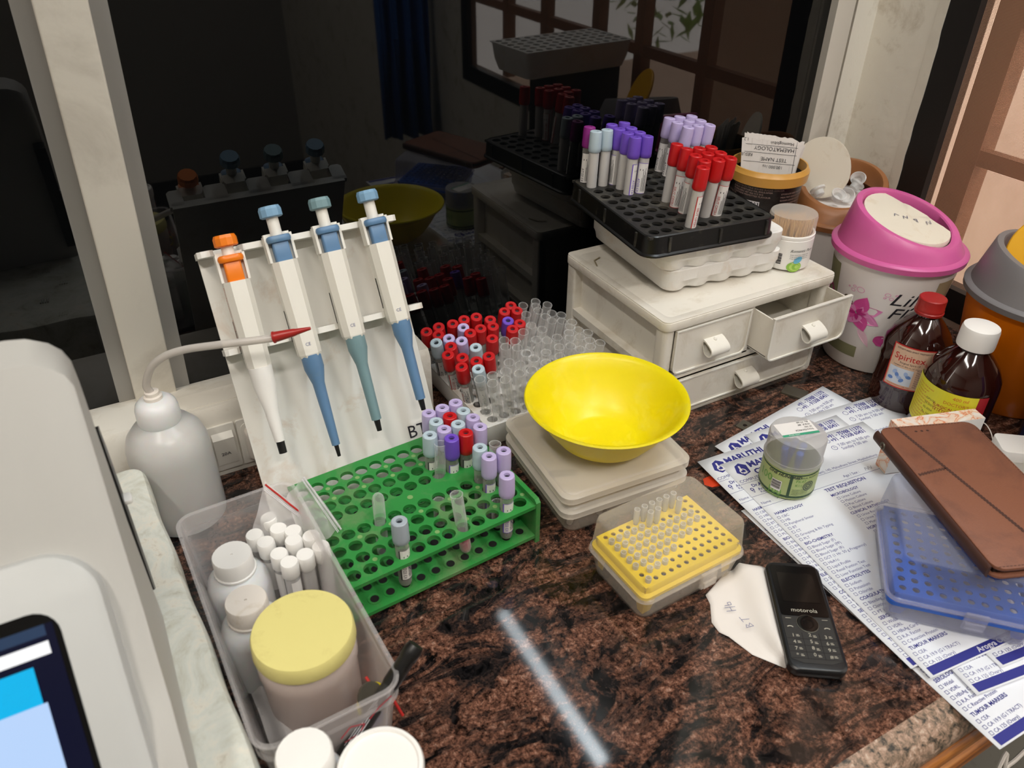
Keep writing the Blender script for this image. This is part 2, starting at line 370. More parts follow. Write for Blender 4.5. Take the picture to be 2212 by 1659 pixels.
def stroke(bm, fn, pts, w, mi=0):
    for (a, b), (c, d) in zip(pts, pts[1:]):
        L = math.hypot(c-a, d-b) or 1; nx, ny = -(d-b)/L*w/2, (c-a)/L*w/2
        poly(bm, [fn(a+nx, b+ny), fn(c+nx, d+ny), fn(c-nx, d-ny), fn(a-nx, b-ny)], mi)
def oncyl(r, a0, z0, taper=0.0, off=.0004):
    # wraps flat lettering round an upright cylinder of radius r (r grows by taper per metre of height)
    def f(u, v):
        rr_ = r+taper*(z0+v)+off; a = a0+u/r; return (rr_*math.cos(a), rr_*math.sin(a), z0+v)
    return f
def flat(origin, ux, uy):
    o, a, b = Vector(origin), Vector(ux).normalized(), Vector(uy).normalized(); return lambda u, v: o+a*u+b*v
def patch(bm, fn, u0, v0, u1, v1, mi=0, nu=12): rect(bm, fn, u0, v0, u1, v1, mi, nu)
def camang(x, y): return math.atan2(-y, -x)       # direction in plan from an object towards the photographer's side
def wob(bm, amp, s):
    for v in bm.verts: v.co += Vector((math.sin(v.co.y*s+1.3)+math.sin(v.co.z*s*1.7), math.sin(v.co.x*s*1.3+.4)+math.sin(v.co.z*s), math.sin(v.co.x*s+v.co.y*s*.9)))*amp
ORD = ['frontmost', 'second', 'third', 'fourth', 'fifth', 'sixth', 'seventh', 'eighth', 'ninth', 'tenth', 'eleventh', 'twelfth']
ordn = ['first', 'second', 'third', 'fourth', 'fifth', 'sixth', 'seventh', 'eighth', 'ninth', 'tenth', 'eleventh', 'twelfth']

# ------------------------------------------------------------------ the room
bm = bmesh.new(); box(bm, -2.4, XW+.02, -2.6, YW+.6, -.86, -.84); struct('floor', bm, 'floor', smooth=False)
bm = bmesh.new(); box(bm, -2.4, XW+.02, -2.6, YW+.03, ZC, ZC+.03); struct('ceiling', bm, 'ceil', smooth=False)
bm = bmesh.new(); box(bm, -2.43, -2.4, -2.6, YW+.03, -.86, ZC); struct('wall_left', bm, 'room', smooth=False)
bm = bmesh.new(); box(bm, -2.4, XW+.02, -2.63, -2.6, -.86, ZC); struct('wall_front', bm, 'room', smooth=False)
# right wall with the window opening
WY0, WY1, WZ0, WZ1 = -.55, .724, .05, 1.25
bm = bmesh.new()
box(bm, XW, XW+.03, WY1, YW+.03, -.86, ZC); box(bm, XW, XW+.03, -2.6, WY0, -.86, ZC)
box(bm, XW, XW+.03, WY0, WY1, WZ1, ZC); box(bm, XW, XW+.03, WY0, WY1, -.86, WZ0-.04)
struct('wall_right', bm, 'wallp', smooth=False)
# ragged plaster edge beside the window
bm = bmesh.new(); pts = []; random.seed(3)
for i in range(60):
    z = -.0+i*1.25/59; pts.append((XW-.0015-random.random()*.001, WY1-.003-random.random()*.0022, z))
for a, b in zip(pts, pts[1:]): poly(bm, [(XW-.0005, WY1+.012, a[2]), a, b, (XW-.0005, WY1+.012, b[2])])
for a, b in zip(pts, pts[1:]): poly(bm, [a, (XW+.012, WY1, a[2]), (XW+.012, WY1, b[2]), b])
struct('trim_1', bm, 'wallp')
# back wall: upper part, lower part, glass panes and aluminium frame
bm = bmesh.new(); box(bm, -2.4, XW, YW, YW+.03, -.86, -.04); struct('wall_back', bm, 'room', smooth=False)
def pane(name, x0, x1):
    w = thing(name, '', 'x'); del w['label']; del w['category']; w['kind'] = 'structure'
    bm = bmesh.new(); box(bm, x0, x1, YW, YW+.008, -.04, ZC); mk('glass_pane', bm, 'blackglass', w, smooth=False); return w
w1 = pane('window_1', .030, .9642)
w2 = pane('window_2', -1.6, .0295)
bm = bmesh.new()                       # mullion: raised centre bar, stepped flanges
a = Y(246, 700, YW-.02).x; b = Y(346, 700, YW-.02).x; c = Y(207, 700, YW-.004).x; d = Y(380, 700, YW-.004).x
box(bm, c, d, YW-.004, YW+.02, -.04, ZC, 1); slab(bm, b-a, .03, .002, -.04, ZC, 0, (a+b)/2, YW-.005); bmesh.ops.transform(bm, matrix=Matrix.Translation((0, 0, .10)) @ Matrix.Shear('XY', 4, (-.045, 0)) @ Matrix.Translation((0, 0, -.10)) if False else Matrix(((1, 0, .045, -.0060), (0, 1, 0, 0), (0, 0, 1, 0), (0, 0, 0, 1))), verts=bm.verts); o = struct('trim_2', bm, 'alu', mats=['alu', 'alu_shade'])
bm = bmesh.new(); box(bm, .9642, .9995, YW-.012, YW+.02, -.04, ZC); struct('trim_3', bm, 'alu', smooth=False)
bm = bmesh.new(); box(bm, .9995, 1.0137, YW+.004, YW+.02, -.04, ZC); struct('trim_4', bm, 'blackframe', smooth=False)
bm = bmesh.new(); box(bm, 1.0137, XW, YW-.004, YW+.02, -.04, ZC); struct('trim_5', bm, 'wallp', smooth=False)
# window in the right wall
w = thing('window_3', '', 'x'); del w['label']; del w['category']; w['kind'] = 'structure'
bm = bmesh.new(); box(bm, XW-.001, XW+.028, WY1-.046, WY1, WZ0-.04, WZ1); box(bm, XW-.001, XW+.028, WY0, WY0+.04, WZ0-.04, WZ1)
box(bm, XW-.001, XW+.028, WY0+.04, WY1-.046, WZ1-.05, WZ1); box(bm, XW-.001, XW+.028, WY0+.04, WY1-.046, WZ0-.04, WZ0+.005)
mk('window_frame', bm, 'blackframe', w, smooth=False)
bm = bmesh.new(); poly(bm, [(XW+.012, WY0+.04, WZ0), (XW+.012, WY1-.04, WZ0), (XW+.012, WY1-.04, WZ1-.05), (XW+.012, WY0+.04, WZ1-.05)]); mk('insect_screen', bm, 'mesh', w, smooth=False)
bm = bmesh.new(); box(bm, XW+.04, XW+.075, WY1-.085, WY1-.046, WZ0, WZ1)
for y in (.44, .235, .07, -.16, -.36): box(bm, XW+.04, XW+.065, y-.014, y+.014, WZ0, WZ1)
for z in (.226, .405, .60, .80, 1.0): box(bm, XW+.042, XW+.060, WY0, WY1-.05, z-.011, z+.011)
mk('window_grille', bm, 'woodbar', w, smooth=False)
# outside, seen through the mesh
bm = bmesh.new(); box(bm, XW+.55, XW+.57, -.15, 3.2, -.9, 2.4); struct('wall_outside', bm, 'outwall', smooth=False)
bm = bmesh.new(); box(bm, XW+.03, XW+4, -4, 3.2, -.92, -.9); struct('floor_outside', bm, 'outwall', smooth=False)
bm = bmesh.new(); random.seed(5)
for i in range(260):
    p = Vector((random.gauss(0, .16), random.gauss(0, .16), random.gauss(0, .13))); q = Vector((random.uniform(-1, 1), random.uniform(-1, 1), random.uniform(-1, 1))).normalized()*.05; u, v_ = frame_of(q)
    poly(bm, [p-q, p+u*.018, p+q, p-u*.018])
tag(mk('shrub', bm, 'leaf', loc=(XW+1.5, -1.45, .12)), 'leafy green shrub outside the mesh window, seen mirrored in the black glass', 'shrub')

# lamp fixtures (housing and tube)
def batten(label, loc, ln, rz, tilt):
    t = thing('tube_lamp', label, 'lamp', loc, 0, rot=(0, tilt, rz))
    bm = bmesh.new(); slab(bm, .06, ln+.06, .006, .008, .04, .004); mk('lamp_housing', bm, 'white', t)
    bm = bmesh.new()
    for s in (-1, 1): box(bm, -.02, .02, s*(ln/2+.012)-.01, s*(ln/2+.012)+.01, -.02, .012)
    mk('lamp_holder', bm, 'white', t); return t
batten('white tube lamp fitting above the mesh window', (1.003, .16, 2.004), .74, 0, R(25))
batten('white tube lamp fitting on the ceiling at the left', (-.75, -.15, 2.21), 1.2, 0, 0)
batten('white tube lamp fitting on the ceiling behind the photographer', (.35, -1.1, 2.21), 1.2, R(90), 0)

# ------------------------------------------------------------------ worktop
t = thing('worktop', 'polished brown granite worktop with rough front edge and wooden moulding', 'worktop', (0, 0, 0))
bm = bmesh.new(); box(bm, -1.4, XW-.001, .1716, YW-.0005, -.032, 0); mk('granite_slab', bm, 'granite', t, smooth=False)
bm = bmesh.new(); rings = []
for k in range(8):
    a = R(90*k/7); rings.append([(x, .1716-.026*math.sin(a), -.024+.024*math.cos(a)-.0002) for x in [-1.4+i*.03 for i in range(82)]])
rings.append([(x, .147, -.032) for x in [-1.4+i*.03 for i in range(82)]]); rings.append([(x, .1716, -.032) for x in [-1.4+i*.03 for i in range(82)]])
loft(bm, rings, False, False, closed=False); mk('rough_edge', bm, 'granite_edge', t)
bm = bmesh.new()
for y0, z0, r in ((.150, -.040, .009), (.146, -.056, .010), (.150, -.074, .010)):
    pipe(bm, [(-1.4, y0, z0), (XW-.002, y0, z0)], r, 14)
box(bm, -1.4, XW-.002, .152, .172, -.085, -.0325); mk('wood_moulding', bm, 'wood', t)
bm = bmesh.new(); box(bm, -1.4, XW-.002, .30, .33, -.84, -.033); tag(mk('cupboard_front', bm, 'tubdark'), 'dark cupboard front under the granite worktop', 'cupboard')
bm = bmesh.new(); N = 60
for z0, z1 in ((-.20, 1.05),):
    loft(bm, [[(.87+.17*i/N, -.75+.022*math.sin(i*.42)+.006*math.sin(i*1.3)-(.03 if z == z0 else 0)*math.sin(i*.35), z) for i in range(N+1)] for z in (z0, .1, .35, .6, z1)], False, False, closed=False)
o = mk('standin_cloth', bm, 'cloth'); md = o.modifiers.new('thick', 'SOLIDIFY'); md.thickness = .003; tag(o, 'added blue cloth standing in for blue clothing mirrored faintly in the black glass', 'standin_cloth')  # unseen cloth added so the glass mirrors blue, in place of a person's clothing
bm = bmesh.new(); pipe(bm, [(.80, -.75, 1.06), (1.056, -.75, 1.06)], .008, 10); pipe(bm, [(.82, -.75, 1.06), (.82, -.75, ZC)], .005, 8); tag(mk('standin_rail', bm, 'steel'), 'added steel rail carrying the stand-in blue cloth behind the photographer', 'rail')  # added support for the stand-in cloth, out of view
bm = bmesh.new(); pipe(bm, spline([Z(2235, 1600, -.25), Z(2195, 1640, -.25), Z(2172, 1659, -.25), Z(2140, 1700, -.26), (.42, .02, -.6)], 8), .0024, 8)
tag(mk('cable', bm, 'offwhite'), 'white cable hanging in the dark gap below the worktop edge', 'cable')
# ------------------------------------------------------------------ switch trunking behind the pipette stand
TY = .743
t = thing('switch_trunking', 'cream plastic power trunking along the foot of the black glass', 'trunking', (0, TY, 0))
bm = bmesh.new(); rings = []
prof = [(0, .0), (0, .078), (.006, .088), (.050, .086), (.0915, .070), (.0915, .0)]
loft(bm, [[(x, y, z) for y, z in prof] for x in (-.75, .30)]); mk('trunking_body', bm, 'cream', t)
bm = bmesh.new(); box(bm, -.02, .23, .012, .040, .0865, .0885); mk('trunking_lid', bm, 'cream', t)
for x0, x1 in ((.036, .0655), (.067, .115)):
    bm = bmesh.new(); slab(bm, x1-x0, .060, .002, 0, .003, .0008, 0, 0); o = mk('switch_plate' if x1-x0 < .04 else 'socket_plate', bm, 'cream_clean', t, loc=((x0+x1)/2, 0, .038), rot=(R(90), 0, 0))
    if x1-x0 < .04:
        bm = bmesh.new(); loft(bm, [[(-.011, -.022, .002), (.011, -.022, .002), (.011, .022, .002), (-.011, .022, .002)], [(-.011, -.022, .004), (.011, -.022, .004), (.011, .015, .0085), (-.011, .015, .0085)]]); r_ = mk('rocker', bm, 'cream_clean', o, smooth=False)
        bm = bmesh.new(); text(bm, '20A', .0062, flat((-.0055, -.008, .0062), (1, 0, 0), (0, 1, .13))); mk('rocker_marking', bm, 'inkblack', o, smooth=False)
    else:
        bm = bmesh.new(); slab(bm, .040, .050, .006, .003, .0045, .0005); mk('socket_face', bm, 'cream_clean', o)
        bm = bmesh.new()
        for a, b in ((0, .012), (-.009, -.008), (.009, -.008)): lathe(bm, [(.003, .0045), (.003, .0049)], 12, a, b)
        mk('socket_hole', bm, 'dark', o)
t = thing('power_plug', 'white power plug pushed into the trunking socket behind the pipette stand', 'plug', (.0905, TY-.0052, .037))
bm = bmesh.new(); loft(bm, [[(x, -y0, z) for x, z in rr(w_, h_, .008)] for w_, h_, y0 in ((.034, .046, .0), (.034, .046, .006), (.028, .040, .014), (.022, .03, .028), (.018, .02, .034))]); mk('plug_body', bm, 'offwhite', t)
bm = bmesh.new(); pipe(bm, spline([(0, -.030, -.006), (.004, -.034, -.022), (.012, -.02, -.032), (.05, -.01, -.033)], 6), .0035, 8); mk('plug_cable', bm, 'offwhite', t)

# ------------------------------------------------------------------ analyser on its polystyrene slab
def slabpts(z): return [Z(232, 952, z), Z(300, 957, z), Z(345, 1050, z), Z(500, 1500, z), Z(575, 1700, z)]
t = thing('polystyrene_slab', 'dirty white polystyrene packing slab under the grey analyser', 'slab', (-.05, .5, 0), 0)
bm = bmesh.new(); p0, p1 = Z(303, 1000, .1), Z(575, 1700, .1); an = math.atan2((p1-p0).x, -(p1-p0).y)
W_, D_ = .34, .46; slab(bm, W_, D_, .014, 0, .1, .006)
bmesh.ops.subdivide_edges(bm, edges=[e for e in bm.edges if e.calc_length() > .05], cuts=24, use_grid_fill=True)
wob(bm, .0009, 60)
for v in bm.verts: v.co.z = max(v.co.z, 0)
o = mk('slab_block', bm, 'poly', t, loc=(0, 0, 0)); 
t.location = (p0.x+math.sin(an)*D_/2-math.cos(an)*W_/2, p0.y-math.cos(an)*D_/2-math.sin(an)*W_/2, 0); t.rotation_euler = (0, 0, an)
bm = bmesh.new()
for k in range(9):
    for j in range(4): box(bm, W_/2-.050-(k % 2)*.022+j*.0028, W_/2-.0488-(k % 2)*.022+j*.0028, .205-k*.047, .217-k*.047, .0995, .1012)
mk('moulded_mark', bm, 'poly', t, smooth=False)
AX = -.0405
t = thing('analyser', 'large grey laboratory analyser with a touch screen, cut off at the left', 'analyser', (AX, 0, .1012))
prof = [(.478, 0), (.478, .10), (.496, .180), (.505, .215), (.500, .236), (.482, .246), (.460, .240), (.405, .165), (.372, .115), (.345, .088), (.330, .070), (.27, .035), (.262, .02), (.260, 0)]
bm = bmesh.new(); rings = []
for dx, ins in ((0, .026), (-.003, .016), (-.009, .008), (-.018, .002), (-.028, 0), (-.40, 0)):
    cy, cz = .38, .09; rings.append([(dx, y+(cy-y)*ins*3, z+(cz-z)*ins*4.5 if z > 0 else 0) for y, z in prof])
loft(bm, rings); o = mk('analyser_case', bm, 'machine2', t, smooth=True)
bm = bmesh.new(); sl = Vector((0, -.105, -.115)).normalized(); nn = Vector((0, sl.z, -sl.y)); nn = -nn if nn.z < 0 else nn
O = Vector((0, .403, .150))
def slp(u, v, h=0): return Vector((-.0145-u, 0, 0))+O+sl*v+nn*h
rings = []
for h, ins in ((-.03, 0), (.008, 0), (.013, .002), (.015, .006)):
    rings.append([slp(x+.17, y+.13, h) for x, y in rr(.34-2*ins, .26-2*ins, .03-ins*.5, 10)])
loft(bm, rings); mk('screen_bezel', bm, 'machine', t)
bm = bmesh.new(); loft(bm, [[slp(x+.17, y+.137, h) for x, y in rr(.29, .215, .014, 6)] for h in (.0146, .0156)]); mk('screen_glass', bm, 'blackgloss', t)
sf = lambda u, v, h=0: slp(.028+u, .033+v, .0160+h)
bm = bmesh.new(); rect(bm, sf, .0, .004, .27, .205, 0); rect(bm, lambda u, v: sf(u, v, .0002), .004, .004, .27, .010, 3); rect(bm, lambda u, v: sf(u, v, .0003), .004, .013, .27, .020, 1)
rect(bm, lambda u, v: sf(u, v, .0003), .014, .024, .27, .044, 2); rect(bm, lambda u, v: sf(u, v, .0003), .012, .044, .27, .205, 4); rect(bm, lambda u, v: sf(u, v, .0004), .026, .100, .27, .205, 2)
mk('screen_display', bm, None, t, smooth=False, mats=['ui_navy', 'ui_white', 'ui_cyan', 'ui_top', 'ui_blue'])
vy = [X(255, 905, AX), X(262, 1095, AX)]
bm = bmesh.new(); loft(bm, [[(x, y, z) for y, z in [(.470, .030), (.4835, .018), (.4880, .030), (.4990, .085), (.5040, .135), (.5020, .160), (.49, .165)]] for x in (-.012, .001)]); mk('side_vent', bm, 'black', t)
bm = bmesh.new(); slab(bm, .006, .010, .002, 0, .004, .001, .003, .494); mk('cable_clip', bm, 'white', t, loc=(0, 0, .098))

# ------------------------------------------------------------------ wash bottle
bx, by = -.003, .698
t = thing('wash_bottle', 'milky plastic wash bottle with bent spout standing behind the clear basket', 'bottle', (bx, by, 0))
bm = bmesh.new(); lathe(bm, [(.035, 0), (.0385, .003), (.0392, .010), (.0392, .085), (.0385, .096), (.035, .108), (.028, .117), (.020, .1225), (.0180, .125), (.0180, .128)], 56); mk('bottle_body', bm, 'hdpeb', t)
bm = bmesh.new(); lathe(bm, [(.0195, .1235), (.0202, .126), (.0196, .139), (.018, .144), (.0135, .148), (.007, .1495)], 40); mk('bottle_cap', bm, 'hdpe', t)
bm = bmesh.new(); lathe(bm, [(.0085, .149), (.0085, .1525), (.0065, .1535), (.0065, .157), (.005, .1575)], 24); mk('spout_collar', bm, 'offwhite', t)
sp = [Vector((bx, by, .154)), Vector((bx-.0025, by, .165))]+[Y(q[0], q[1], yy) for q, yy in (((326, 795), .693), ((355, 770), .686), ((400, 755), .678), ((470, 745), .665), ((530, 738), .655), ((600, 729), .645))]
bm = bmesh.new(); pipe(bm, [Vector(p)-Vector((bx, by, 0)) for p in spline(sp, 6)], .0036, 12); mk('spout_tube', bm, 'hose', t)
e0, e1 = Y(590, 729, .6465), Y(671, 709, .634); off = Vector((bx, by, 0))
bm = bmesh.new(); d = (e1-e0); pipe(bm, [e0-off, e0-off+d*.04, e0-off+d*.05, e0-off+d*.55, e0-off+d*.62, e0-off+d], [.0056, .0056, .0050, .0036, .0030, .0014], 16); mk('spout_tip', bm, 'redcap2', t)

# ------------------------------------------------------------------ pipette stand and pipettes
SX0, SX1, SB = .071, .268, .634
pd = Vector((0, .53, 1)).normalized(); pn = Vector((0, -pd.z, pd.y))      # up along the panel, outward normal
LP = .283
def onp(x, s, h=0): return Vector((x, SB, .004))+pd*s+pn*h
t = thing('pipette_stand', 'stained white acrylic stand leaning back and holding four pipettes', 'stand', (0, 0, 0))
bm = bmesh.new(); loft(bm, [[onp(SX0, 0, h), onp(SX1, 0, h), onp(SX1, LP, h), onp(SX0, LP, h)] for h in (-.004, 0)]); mk('back_panel', bm, 'panel', t, smooth=False)
bm = bmesh.new(); box(bm, SX0+.044, SX0+.052, SB+.0, SB+.10, 0, .004); box(bm, SX1-.016, SX1-.01, SB+.0, SB+.10, 0, .004)
q = onp(0, .15, -.004)
for x in (SX0+.046, SX1-.018): loft(bm, [[(xx, SB+.004, .0005), (xx, SB+.10, .0005), (xx, q.y, q.z)] for xx in (x, x+.005)])
mk('rear_strut', bm, 'panel', t, smooth=False)
# measured pipette axes: pixel of the knob top and of the tip, snapped to a plane in front of the panel
pips = [('orange', (483, 508), (612, 978), .034), ('blue', (580, 446), (733, 985), .034), ('teal', (687, 428), (820, 930), .034), ('blue', (790, 412), (915, 885), .034)]
def onplane(px, py, h):
    d = ray(px, py); o = onp(0, 0, h); return CAM+d*((o-CAM).dot(pn)/d.dot(pn))
axes = [(k, onplane(a[0], a[1], h), onplane(b[0], b[1], h-.008)) for k, a, b, h in pips]
bm = bmesh.new(); bm2 = bmesh.new()
def shelf(bmx, s, depth, right):
    xs = []
    for k, a, b in axes:
        f = lambda P: (P-onp(0, 0)).dot(pd)
        sa, sb_ = f(a), f(b); u = (s-sb_)/(sa-sb_); xs.append(b.x+(a.x-b.x)*u)
    edge = SX0-.002; segs = []
    for x in xs: segs.append((edge, x-.0115)); edge = x+.0115
    segs.append((edge, right))
    for x0, x1 in segs:
        loft(bmx, [[onp(x0, s-.003, 0), onp(x1, s-.003, 0), onp(x1, s+.003, 0), onp(x0, s+.003, 0)], [onp(x0+.0005, s-.003, depth-.003), onp(x1-.0005, s-.003, depth-.003), onp(x1-.0005, s+.003, depth-.003), onp(x0+.0005, s+.003, depth-.003)],
                   [onp(x0+.004, s-.003, depth), onp(x1-.004, s-.003, depth), onp(x1-.004, s+.003, depth), onp(x0+.004, s+.003, depth)]], True, True)
    loft(bmx, [[onp(SX0, s-.003, h), onp(right, s-.003, h), onp(right, s+.003, h), onp(SX0, s+.003, h)] for h in (0, .006)])
shelf(bm, LP-.004, .024, SX1+.004); mk('upper_shelf', bm, 'panel', t, smooth=False)
shelf(bm2, LP-.100, .024, SX1+.010); mk('lower_shelf', bm2, 'panel', t, smooth=False)
bm = bmesh.new(); q = onplane(884, 948, .0004); text(bm, 'BTX', .020, flat(q, Vector((1, 0, 0)), pd)); mk('panel_lettering', bm, 'inkblack', t, smooth=False)
cols = {'orange': ('orange', 'orange', 'white'), 'blue': ('pip_light', 'pip_blue', 'pip_blue'), 'teal': ('pip_teal', 'pip_blue', 'pip_teal')}
labs = ['white pipette with orange plunger button, leftmost in the stand', 'blue and white pipette next to the orange one in the stand', 'pipette with teal grey button and teal grey shaft, third in the stand', 'blue and white pipette at the right end of the stand']
for idx, (k, a, b) in enumerate(axes):
    L = (a-b).length; ax = (a-b).normalized(); sd = ax.cross(pn).normalized(); fr = sd.cross(ax).normalized()
    if fr.dot(pn) < 0: fr = -fr
    sd = ax.cross(fr)
    mt = Matrix(((sd.x, fr.x, ax.x, b.x), (sd.y, fr.y, ax.y, b.y), (sd.z, fr.z, ax.z, b.z), (0, 0, 0, 1)))
    t = thing('pipette', labs[idx], 'pipette', group='pipettes in the stand'); t.matrix_world = mt
    c0, c1, c2 = cols[k]; knob_up = .006 if k == 'orange' else .0155
    h0, h1 = L*.415, L-knob_up-.010            # handle body along the axis
    if k == 'orange': h0 = L*.40
    bm = bmesh.new(); rings = []
    oct_ = [(-.0105, -.016), (.0105, -.016), (.0125, -.010), (.0125, .003), (.0070, .0105), (-.0070, .0105), (-.0125, .003), (-.0125, -.010)]
    for z, s in ((h0, .80), (h0+.003, .9), (h0+.010, .92), (h1-.045, 1.0), (h1-.028, 1.0)): rings.append([(x*s, y*s, z) for x, y in oct_])
    loft(bm, rings); back = [(-.0105, -.016), (.0105, -.016), (.0125, -.010), (.0125, -.002), (-.0125, -.002), (-.0125, -.010)]
    loft(bm, [[(x, y, z) for x, y in back] for z in (h1-.028, h1)])
    for s in (-1, 1): box(bm, s*.0125-.0012, s*.0125+.0012, -.010, .004, h1-.028, h1-.002)
    mk('handle', bm, 'cream_clean', t, smooth=False)
    bm = bmesh.new(); slab(bm, .016, .010, .002, h1-.030, h1-.010, .0006, 0, .003); slab(bm, .024, .015, .007, h1-.010, h1-.003, .0025, 0, .004); mk('tip_ejector', bm, c1, t)
    bm = bmesh.new(); lathe(bm, [(.0058, h1-.006), (.0058, L-.009)], 24); mk('plunger', bm, 'cream_clean', t)
    bm = bmesh.new(); lathe(bm, [(.0095, L-.011), (.0112, L-.010), (.0112, L-.003), (.0098, L), (.0, L)], 12); mk('plunger_button', bm, c0, t, smooth=False)
    bm = bmesh.new()
    if k == 'orange': lathe(bm, [(.0115, h0+.002), (.0110, h0-.016), (.0070, h0-.042), (.0066, h0-.05), (.0050, .0125)], 28); lathe(bm, [(.0078, h0-.028), (.0072, h0-.030)], 28)
    else: lathe(bm, [(.0100, h0+.002), (.0100, h0-.012), (.0062, h0-.028), (.0060, h0-.033), (.0042 if idx == 1 else .0052, .0125)], 8 if False else 28)
    mk('shaft', bm, c2, t)
    bm = bmesh.new(); lathe(bm, ([(.0042, .013), (.0040, 0)] if k == 'orange' else ([(.0028, .018), (.0018, 0)] if idx == 1 else [(.0038, .018), (.0026, 0)])), 16); mk('tip_cone', bm, 'black', t)
    bm = bmesh.new(); box(bm, -.01285, -.01245, -.006, -.0045, h0+.018, h0+.050); mk('volume_window', bm, 'dark', t, smooth=False)
    bm = bmesh.new(); fl = lambda u, v: Vector((-(.0095)*1.0, .0078, 0))+Vector((0, 0, h1-.035-u))+Vector((.0042, .0062, 0))*(v/.0075)-Vector((.0, -.0003, 0))
    if k == 'orange':
        g = flat((-.0127, -.003, h1-.032), (0, 0, -1), (0, 1, 0)); text(bm, 'BioSystems Diagnostics', .0068, lambda u, v: g(u, v)+Vector((-.0002, 0, 0)), sx=.95); mk('side_lettering', bm, 'inkorange', t, smooth=False)
        bm = bmesh.new(); g2 = flat((-.0127, -.003, h0+.042), (0, 0, -1), (0, 1, 0)); text(bm, '100-1000 ul', .0062, g2); mk('volume_lettering', bm, 'inkblack', t, smooth=False)
    else:
        text(bm, 'CE', .0045, flat((-.004, .0100, h0+.012), (1, 0, 0), (0, 0, 1))); mk('ce_mark', bm, 'inkpale', t, smooth=False)
# ------------------------------------------------------------------ blood tubes (one prototype of each kind, then copies)
def tube_proto(name, label, capm, body, fill=None, fillh=0, lab='none', paint='inkpurple', seed=0, grp=None):
    t = thing(name, label, 'test tube', (0, 0, -5), group=grp)
    bm = bmesh.new(); lathe(bm, [(.0004, .0), (.0035, .0006), (.0058, .0030), (.0064, .0065), (.0064, .0640)], 20, cap1=False); mk('tube_barrel', bm, body, t)
    if fill:
        bm = bmesh.new(); lathe(bm, [(.0004, .0008), (.0034, .0014), (.0052, .0036), (.0057, .007), (.0057, fillh)], 16); mk('tube_contents', bm, fill, t)
    bm = bmesh.new(); lathe(bm, [(.0068, .0560), (.0079, .0575), (.0080, .0620), (.0077, .0785), (.0074, .0808), (.0066, .0815), (.0032, .0815), (.0029, .0800), (.0029, .0785)], 28, cap0=True, cap1=False, ribs=1, ribd=.0002); c = mk('tube_cap', bm, capm, t)
    bm = bmesh.new(); lathe(bm, [(.0030, .0786), (.0, .0786)], 14, cap0=False, cap1=False); mk('stopper', bm, 'beige' if capm == 'magenta' else 'rubber', c)
    if lab != 'none':
        bm = bmesh.new(); f = oncyl(.00645, 0, .012, off=.0002); pm = {'red': 1, 'purple': 2, 'black': 3}[lab]
        patch(bm, f, -.0070, 0, .0070, .038, 0, 8)
        g = oncyl(.00645, 0, .012, off=.00035)
        rect(bm, g, -.0070, .0, -.0060, .038, pm); rect(bm, g, -.0070, .0375, .0070, .038, pm, 8); rect(bm, g, -.0070, .0, .0070, .0006, pm, 8)
        gl = lambda u, v: g(-.0045+v, .002+u)
        text(bm, 'HEMO TUBE' if lab == 'red' else 'K3 EDTA', .0042, gl, pm)
        for q in range(5): rect(bm, g, .0005+q*.0011, .003, .0009+q*.0011, .020+(q*7 % 11)*.0012, 3)
        rect(bm, g, -.003, .0285, .001, .0305, 3)
        if seed % 2: stroke(bm, g, [(.000, .006), (.004, .010), (.001, .014), (.004, .018), (.000, .022), (.004, .026)], .0006, 4)
        mk('tube_label', bm, None, t, smooth=False, mats=['label', 'inkred', 'purple', 'inkblack', 'inkpale'])
    return t
PROTO = {}
def P_(key, *a, **k):
    if key not in PROTO: PROTO[key] = tube_proto(*a, **k)
    return PROTO[key]
CAPN = {'red': 'red', 'lav': 'lavender', 'purple': 'purple', 'greycap': 'grey-blue', 'paleblue': 'pale blue', 'magenta': 'magenta'}
def capped(col, base, top, label, group, body='tubeC', fill=None, fillh=0, lab='none', spin=None, seed=0):
    k = (col, body, fill, fillh, lab, seed)
    pr = P_(k, 'blood_tube', 'x', col, body, fill, fillh, lab, seed=seed)
    first = pr.location.z < -4; t = pr if first else dup(pr)
    if first and False: pass
    d = (Vector(top)-Vector(base)).normalized(); q = Vector((0, 0, 1)).rotation_difference(d)
    sp = spin if spin is not None else camang(base[0], base[1])+random.uniform(-1.6, 1.6)
    t.rotation_mode = 'QUATERNION'; t.rotation_quaternion = q @ Matrix.Rotation(sp, 3, 'Z').to_quaternion()
    t.location = base; t['label'] = label; t['group'] = group; t['category'] = 'test tube'; return t
_gl = {}
def glass(base, top, label, group, L=.075, liquid=None, upside=False):
    key = (L, liquid)
    if key not in _gl:
        bm = bmesh.new(); lathe(bm, [(.0002, 0), (.0030, .0008), (.0050, .0030), (.0059, .0070), (.0060, L-.001)], 20, cap1=False)
        lathe(bm, [(.0060, L-.0012), (.00635, L-.0007), (.00635, L), (.0056, L), (.0055, L-.001)], 20, cap0=False, cap1=False)
        if liquid: t = thing('glass_tube', 'x', 'test tube', (0, 0, -5)); mk('tube_glass', bm, 'glassT', t); bm = bmesh.new(); lathe(bm, [(.0002, .0008), (.0029, .0014), (.0046, .0034), (.0054, .0072), (.0054, .014)], 16); mk('tube_contents', bm, liquid, t)
        else: t = mk('glass_tube', bm, 'glassT', loc=(0, 0, -5))
        _gl[key] = t; first = True
    else: first = False
    t = _gl[key] if first else dup(_gl[key])
    d = (Vector(top)-Vector(base)).normalized(); t.rotation_mode = 'QUATERNION'
    t.rotation_quaternion = Vector((0, 0, 1)).rotation_difference(d)
    t.location = base
    return tag(t, label, 'test tube', group)

